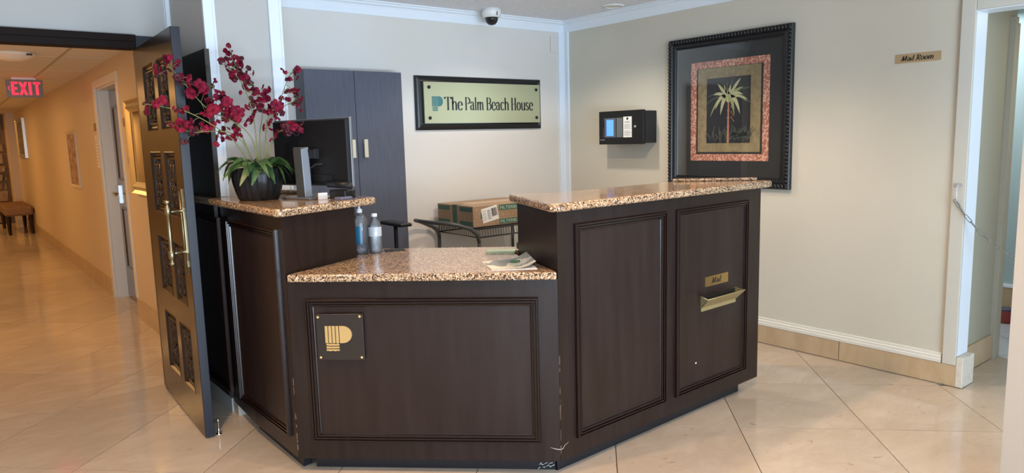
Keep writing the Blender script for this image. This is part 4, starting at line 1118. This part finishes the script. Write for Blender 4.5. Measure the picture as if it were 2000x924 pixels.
neckbody(-.030, .022).build('stand_neck', mat('silver_neck', (.42, .46, .52), .28, .5), mon, bevel=.004, seg=3, label='silver stand neck')
NK = tuple((.094 if i_ == 1 else .110 if i_ == 2 else (.0915 if i_ == 0 else .1075), z_, k_) for i_, (b_, z_, k_) in enumerate(NK))
neckbody(-.031, .0225, .0015).build('neck_back', mat('neck_shade_grey', (.05, .052, .05), .35), mon, label='back of the neck darkened in place of its shade')  # dark plate paints the shade on the side turned from the window
obox(MB(), -.105, .105, -.06, .125, HS, HS + .011).build('stand_base', SILV, mon, bevel=.004)
mb = MB(); pts = [Q(-.085 + .0 + .024 * math.cos(t), .0223, 1.515 + .024 * math.sin(t)) for t in [k * PI / 10 for k in range(20)]]
mb.tube(pts, .0013, 5, closed=True); font_text(mb, 'DELL', Q(-.103, .0222, 1.509), Vector((dv.x, dv.y, 0)), ZA, Vector((bk.x, bk.y, 0)), .012, .036, .001)
mb.build('logo', mat('grey_logo', (.12, .12, .12), .3, .5), mon)
# small things around the monitor
sb = thing('sound_bar', 'black speaker bar fixed beside the lower corner of the monitor', 'speaker', (1.57, 3.17, 1.24))
mb = MB().tube([Q(.14, .036, 1.255), Q(.29, .036, 1.250)], .017, 12); mb.build('body', BLACK, sb)
MB().tube([Q(.288, .036, 1.250), Q(.296, .036, 1.250)], .012, 10).build('end_cap', BLACKM, sb)
MB().tube([Q(.285, .03, 1.24), Q(.30, .03, 1.21), Q(.325, .02, HS + .004)], .002, 5).build('cable', BLACK, sb)
obox(MB(), .155, .265, -.02, .05, HS + .001, HS + .045).build('card_terminal', BLACK, label='low black card terminal under the right corner of the monitor', cat='terminal', bevel=.006)
P3 = lambda x, y, z_=0: Vector((x, y, HS + z_))
MB().box((1.395, 3.250, HS), (1.44, 3.262, HS + .032)).build('business_card_stack', PAPER, label='white card stack standing left of the black card terminal', cat='cards', bevel=.001, seg=1)
t_ = MB().box((-.045, -.022, 0), (.045, .022, .014)); t_.xf(Matrix.Translation((1.485, 3.165, HS)) @ Matrix.Rotation(.42, 4, 'Z'))
t_.build('card_tray', mat('blue_grey_plastic', (.12, .13, .19), .4), label='flat blue-grey card tray near the front edge of the left counter', cat='tray', bevel=.003)
MB().box((1.455, 3.225, HS), (1.49, 3.245, HS + .03)).build('small_grey_box', mat('grey_box', (.18, .18, .19), .5), label='small grey box between the white cards and the card terminal', cat='box', bevel=.002)

# orchid in ribbed black pot
PX, PY = 1.212, 3.545
orc = thing('potted_orchid', 'magenta orchid in a ribbed black pot on the left counter', 'plant', (PX, PY, HS))
prof = [(.082, 0), (.088, .006), (.100, .04), (.113, .09), (.116, .125), (.112, .15), (.106, .155), (.100, .150), (.098, .12)]
pot = MB(); n_ = 72; vs_ = []; fs = []
prof2 = []
for i in range(len(prof) - 3):
    for s_ in range(4):
        t = s_ / 4; prof2.append((prof[i][0] * (1 - t) + prof[i + 1][0] * t, prof[i][1] * (1 - t) + prof[i + 1][1] * t))
prof2 += prof[-3:]
for j, (rr_, z_) in enumerate(prof2):
    for k in range(n_):
        t = 2 * PI * k / n_; b_ = rr_ + (.0065 * abs(math.sin(t * 11)) if j < len(prof2) - 3 else 0) + (.0018 if (j + (k // 4) % 2) % 2 and j < len(prof2) - 3 else 0)
        vs_.append((PX + b_ * math.cos(t) * 1.0, PY + b_ * math.sin(t), HS + z_))
for j in range(len(prof2) - 1):
    for k in range(n_):
        a = j * n_ + k; b = j * n_ + (k + 1) % n_; fs.append((a, b, b + n_, a + n_))
fs.append(list(range(n_)))
pot.add(vs_, fs, True).build('pot', BLACK, orc)
MB().lathe([(.099, .135), (.05, .142), (.01, .145)], (PX, PY, HS), 20).build('moss', mat('moss', (.06, .05, .02), .9), orc)
# view-aligned drawing frame for the plant: R = screen-right direction at the pot, F = away
RR = Vector((math.cos(math.atan2(PX, PY)), -math.sin(math.atan2(PX, PY)), 0)); FF = Vector((PX, PY, 0)).normalized()
pxm = 1 / 374.0   # metres per photo pixel at the pot


def PP(px, py, dep=0.0): return Vector((PX, PY, 0)) + RR * ((px - 503) * pxm) + ZA * (HS + (386 - py) * pxm * 1.0 + (px - 503) * pxm * .03) + FF * dep


stems = [
    ([(508, 335), (506, 290), (503, 230), (490, 180), (470, 150), (455, 140)], [0, .0, .0, -.02, -.03, -.03]),
    ([(506, 335), (500, 280), (480, 250), (455, 235), (425, 215), (385, 160), (368, 140)], [0, -.01, -.03, -.04, -.05, -.07, -.08]),
    ([(500, 335), (485, 285), (462, 262), (430, 258), (400, 258), (370, 245)], [0, -.02, -.05, -.07, -.08, -.09]),
    ([(498, 335), (470, 280), (445, 255), (400, 225), (365, 215), (332, 207)], [0, -.04, -.07, -.09, -.11, -.12]),
    ([(525, 335), (522, 280), (528, 240), (550, 210), (570, 165), (582, 152)], [0, .02, .03, .04, .05, .06]),
    ([(524, 330), (530, 290), (545, 265), (565, 258), (585, 254)], [0, .0, -.03, -.04, -.05]),
    ([(510, 335), (512, 270), (520, 220), (505, 175), (480, 140), (472, 120)], [0, .03, .05, .06, .05, .05]),
    ([(520, 330), (524, 260), (545, 225), (575, 210), (580, 200)], [0, .03, .05, .06, .07]),
    ([(503, 335), (480, 265), (470, 240), (450, 205), (438, 175)], [0, .02, .03, .02, .02]),
]


def catmull(P_, n=6):
    out = []
    for i in range(len(P_) - 1):
        p0 = P_[max(i - 1, 0)]; p1 = P_[i]; p2 = P_[i + 1]; p3 = P_[min(i + 2, len(P_) - 1)]
        for k in range(n):
            t = k / n; out.append(.5 * ((2 * p1) + (p2 - p0) * t + (2 * p0 - 5 * p1 + 4 * p2 - p3) * t * t + (3 * p1 - p0 - 3 * p2 + p3) * t ** 3))
    out.append(P_[-1]); return out


paths = []
for pts, dep in stems:
    c = catmull([PP(p[0], p[1], d) for p, d in zip(pts, dep)], 6)
    MB().tube(c, [.0032 - .0018 * k / len(c) for k in range(len(c))], 6).build('stem', STEM, orc); paths.append(c)
rg = random.Random(11)


def bloom_mesh(seed, s_=1.0):
    r_ = random.Random(seed); mb = MB()
    for k in range(5):
        a = 2 * PI * k / 5 + r_.uniform(-.2, .2); L_ = .019 * s_ * r_.uniform(.8, 1.15); W_ = .0100 * s_ * r_.uniform(.8, 1.2)
        if k == 0: L_ *= 1.25; W_ *= 1.7
        d = Vector((math.cos(a), math.sin(a), 0)); n_2 = Vector((-d.y, d.x, 0)); pts = []
        for t, wf, zz in ((.05, .15, 0), (.4, .85, .25), (.75, 1, .15), (1, .45, -.25)):
            for s2 in (-1, 0, 1): pts.append(d * L_ * t + n_2 * (W_ * wf * s2) + ZA * (L_ * zz * .8 - (abs(s2) * .18 * W_)))
        fs_ = []
        for j in range(3):
            for q in range(2): fs_.append((j * 3 + q, j * 3 + q + 1, j * 3 + q + 4, j * 3 + q + 3))
        mb.add(pts, fs_, True)
    mb.ball((0, 0, .002), .004 * s_, 4)
    return mb


blm = [bloom_mesh(k).mesh('bloom', PETAL if k % 4 else PETALD) for k in range(8)]
BUD = MB().ball((0, 0, 0), .006, 5, (1, 1, 1.5)).mesh('bud', PETALD)


def put(me, name, loc, sc):
    o = bpy.data.objects.new(name, me); COL.objects.link(o); o.parent = orc
    o.location = loc - Vector((PX, PY, HS)); o.rotation_euler = (rg.uniform(.4, 2.4), rg.uniform(-.9, .9), rg.uniform(0, 6.28)); o.scale = (sc,) * 3


tw = MB()
cnt = 0
for si, c in enumerate(paths):
    n_ = len(c); nb = {0: 26, 1: 38, 2: 28, 3: 16, 4: 22, 5: 14, 6: 36, 7: 18, 8: 32}[si]
    for k in range(nb):
        t = .40 + .60 * (k + rg.uniform(-.3, .3)) / nb; i = min(n_ - 1, max(0, int(t * (n_ - 1))))
        off = Vector((rg.gauss(0, .024), rg.gauss(0, .022), rg.gauss(0, .022)))
        p = c[i] + off; tw.tube([c[i], c[i] + off * .5 + ZA * .004, p], .0011, 4)
        put(blm[rg.randrange(8)], 'bloom', p, rg.uniform(.5, 1.05)); cnt += 1
    put(BUD, 'bud', c[-1], 1.1); put(BUD, 'bud', c[-1] + Vector((.01, 0, .012)), .8)
for (px, py, dep, sc) in ((437, 222, -.09, 1.55), (352, 148, -.09, 1.3), (372, 135, -.09, 1.2), (495, 163, 0, 1.5), (450, 190, -.03, 1.5), (355, 205, -.12, 1.3), (335, 218, -.12, 1.2), (478, 225, -.02, 1.6), (503, 235, -.03, 1.4), (520, 205, 0, 1.4), (405, 190, -.08, 1.4), (545, 215, .02, 1.4), (420, 178, -.06, 1.5), (462, 207, -.05, 1.4), (566, 255, -.05, 1.3), (540, 272, -.03, 1.3), (470, 265, -.05, 1.4), (395, 245, -.09, 1.3), (500, 240, .02, 1.2), (530, 190, .03, 1.4)):
    put(blm[rg.randrange(1, 4)], 'bloom', PP(px, py, dep), sc)
tw.build('flower_twigs', STEM, orc, kind='stuff')


def leafm(L_, W_, droop, seed):
    mb = MB(); pts = []
    for k in range(8):
        t = k / 7; y = L_ * t * (1 - .25 * t * droop / .1 * .3); z_ = L_ * .45 * math.sin(t * 1.9) - droop * t * t * 1.6; ww = W_ * math.sin(PI * (t * .93 + .05)) ** .8
        for s2 in (-1, 0, 1): pts.append((s2 * ww, y, z_ + abs(s2) * ww * .35))
    fs_ = [(j * 3 + q, j * 3 + q + 1, j * 3 + q + 4, j * 3 + q + 3) for j in range(7) for q in range(2)]
    return mb.add(pts, fs_, True)


lms = [leafm(.150, .0155, .050, 0).mesh('leaf', LEAF), leafm(.125, .018, .080, 1).mesh('leaf', LEAF), leafm(.180, .014, .085, 2).mesh('leaf', LEAF), leafm(.11, .015, .01, 3).mesh('leaf', LEAF)]
for k in range(46):
    a = 2 * PI * k / 46 + rg.uniform(-.15, .15); o = bpy.data.objects.new('leaf', lms[k % 4]); COL.objects.link(o); o.parent = orc
    o.location = (math.cos(a + PI / 2) * .045, math.sin(a + PI / 2) * .045, .150); o.rotation_euler = (rg.uniform(-.1, .3), rg.uniform(-.5, .5), a); o.scale = (1.15, rg.uniform(.8, 1.1), 1)

# ================================================================== ON THE LOW COUNTER
LS = LT + .033
wb = thing('water_bottle', 'small clear water bottle with a white cap on the low counter', 'bottle', (1.70, 3.235, LS))
c_ = (1.668, 3.225, LS)
MB().lathe([(.030, 0), (.033, .006), (.032, .02), (.033, .03), (.0315, .04), (.033, .05), (.033, .12), (.031, .135), (.022, .158), (.013, .17), (.012, .185)], c_, 24).build('body', GLASS, wb)
MB().lathe([(.029, .003), (.031, .01), (.030, .10), (.030, .118)], c_, 20).build('water', WATER, wb)
MB().lathe([(.0332, .085), (.0334, .09), (.0334, .128), (.0325, .132)], c_, 24, cap=False).build('label_wrap', thin_clear('film_label', (.9, .93, .98), .55), wb)
MB().lathe([(.0145, .182), (.0145, .196), (.012, .198)], c_, 16).build('cap', WHITEP, wb)
sn = thing('sanitizer_bottle', 'clear pump bottle with a blue label standing left of the water bottle', 'bottle', (1.62, 3.26, LS))
c_ = (1.606, 3.262, LS)
MB().lathe([(.034, 0), (.038, .005), (.038, .15), (.034, .175), (.020, .195), (.013, .20), (.013, .208)], c_, 24).build('body', GLASS, sn)
MB().lathe([(.035, .003), (.0355, .045)], c_, 20).build('gel', thin_clear('gel', (.8, .86, .95), .12), sn)
m_ = MB(); vs_ = []; 
for z_ in (.05, .14):
    for k in range(9):
        a = math.radians(185 + k * 9); vs_.append((c_[0] + .0385 * math.cos(a), c_[1] + .0385 * math.sin(a), LS + z_))
m_.add(vs_, [(i, i + 1, i + 10, i + 9) for i in range(8)], True).build('blue_label', mat('blue_label', (.02, .12, .22), .3), sn)
MB().lathe([(.014, .205), (.014, .222), (.006, .226), (.006, .245)], c_, 14).box((c_[0] - .012, c_[1] - .03, LS + .243), (c_[0] + .012, c_[1] + .012, LS + .256)).build('pump', WHITEP, sn)
nb_ = MB().box((-.05, -.035, 0), (.05, .035, .004)); nb_.xf(Matrix.Translation((1.77, 3.215, LS)) @ Matrix.Rotation(-.4, 4, 'Z')); nb_.build('black_pad', BLACKM, label='flat black pad lying behind the water bottle', cat='pad')
mg = thing('magazine', 'open brochure lying at the right end of the low counter', 'magazine', (1.93, 2.47, LS))
MC = [(1.852, 2.595), (1.765, 2.385), (1.968, 2.290), (2.105, 2.545)]
MC = [(1.862, 2.590), (1.778, 2.400), (1.930, 2.288), (2.085, 2.555)]
def sheet(mb, cs, z0_, curl=0.0, n=6):
    vs_ = []
    for i in range(n + 1):
        for j in range(n + 1):
            s_, t = i / n, j / n; a, b, c, d = [Vector(p) for p in cs]
            p = (a * (1 - s_) + d * s_) * (1 - t) + (b * (1 - s_) + c * s_) * t
            vs_.append((p.x, p.y, z0_ + curl * max(0, s_ - .55) ** 2 * 5))
    mb.add(vs_, [(i * (n + 1) + j, i * (n + 1) + j + 1, (i + 1) * (n + 1) + j + 1, (i + 1) * (n + 1) + j) for i in range(n) for j in range(n)], True)
    return mb
mprint = mat('brochure_print', (.62, .60, .52), .35, noise=(9, (.20, .22, .23), .47, .49, (1, 1, 1)))
MB().prism([(1.862, 2.590), (1.778, 2.400), (1.932, 2.284), (2.052, 2.50)], LS, LS + .003).build('pages', PAPER, mg)
sheet(MB(), [(1.864, 2.588), (1.780, 2.402), (1.930, 2.288), (2.068, 2.52)], LS + .0045, .028).build('cover', mprint, mg, label='curling printed cover')
MB().box((-.006, -.022, 0), (.006, .022, .012)).xf(Matrix.Translation((1.945, 2.45, LS + .006)) @ Matrix.Rotation(.5, 4, 'Z')).build('green_clip', mat('green_clip', (.06, .14, .08), .35), label='small green clip lying on the brochure', cat='clip', bevel=.003)
gc = MB().box((-.07, -.045, 0), (.07, .045, .008)); gc.xf(Matrix.Translation((2.11, 2.765, LS)) @ Matrix.Rotation(-.78, 4, 'Z')); gc.build('green_folder', mat('pale_green_card', (.30, .40, .30), .5), label='pale green folder behind the brochure by the right desk end', cat='folder')
gd = MB().prism([(2.235, 2.80), (2.275, 2.74), (2.33, 2.79), (2.29, 2.85)], LS, LS + .028); gd.build('green_box', mat('dark_green_box', (.03, .06, .04), .5), label='small dark green box on the low counter beside the right desk end', cat='box')

# ================================================================== CHAIN AND MAIL ROOM
cn = thing('barrier_chain', 'steel chain hung across the mail room doorway', 'chain', (XR, 1.54, 1.05))
XC = XR - .026
MB().tube([(XR - .018, 1.545, 1.135), (XC - .006, 1.545, 1.13), (XC - .012, 1.545, 1.09), (XC - .010, 1.545, 1.045), (XC, 1.545, 1.035), (XC + .006, 1.545, 1.05)], .003, 8).box((XR - .021, 1.525, 1.125), (XR - .018, 1.565, 1.145)).build('hook', mat('bright_zinc', (.62, .64, .66), .35, .6), cn)
link = MB(); pts = []
for k in range(16):
    a = 2 * PI * k / 16; pts.append((.0075 * math.cos(a) + (.018 if math.cos(a) > 0 else -.018), .0075 * math.sin(a), 0))
LM = link.tube(pts, .0023, 5, closed=True).mesh('link', mat('dull_steel', (.30, .30, .29), .35, .9))
N = 44; P0 = Vector((XC - .006, 1.543, 1.035)); P1 = Vector((XR + .03, .716, 1.03)); cpts = []
for k in range(201):
    t = k / 200; p = P0.lerp(P1, t); p.z -= 4 * .30 * t * (1 - t); cpts.append(p)
acc = 0; prev = cpts[0]; pos = [(cpts[0], cpts[1] - cpts[0])]
for k in range(1, 201):
    acc += (cpts[k] - cpts[k - 1]).length
    if acc >= .0445: pos.append((cpts[k], cpts[k] - cpts[k - 1])); acc = 0
for k, (p, d) in enumerate(pos):
    o = bpy.data.objects.new('link', LM); COL.objects.link(o); o.parent = cn
    q = Vector((1, 0, 0)).rotation_difference(d.normalized()); o.rotation_mode = 'QUATERNION'
    from mathutils import Quaternion
    o.rotation_quaternion = q @ Quaternion((1, 0, 0), (.3 if k % 2 else 1.75)); o.location = p - Vector((XR, 1.54, 1.05))
can = thing('red_canister', 'small red canister with a dark lid on the mail room floor', 'canister', (6.05, 1.80, 0))
c_ = (6.06, 1.81, -.0)
MB().lathe([(.044, .0), (.048, .006), (.055, .085), (.056, .095)], c_, 20).build('body', REDC, can)
MB().lathe([(.057, .095), (.057, .108), (.05, .110)], c_, 20).build('lid', mat('dark_lid', (.07, .07, .11), .4), can)
st = thing('folding_stand', 'black angled metal stand beside the red canister in the mail room', 'stand', (5.9, 1.6, 0))
MB().tube([(5.93, 1.67, .02), (6.0, 1.60, .30), (6.02, 1.5, .55)], .018, 6, False).build('leg', BLACKM, st)
MB().tube([(5.93, 1.67, .02), (5.93, 1.35, .02)], .018, 6, False).build('foot', BLACKM, st)
MB().box((5.95, 1.1, .55), (6.15, 1.6, .58)).build('shelf', BLACKM, st)
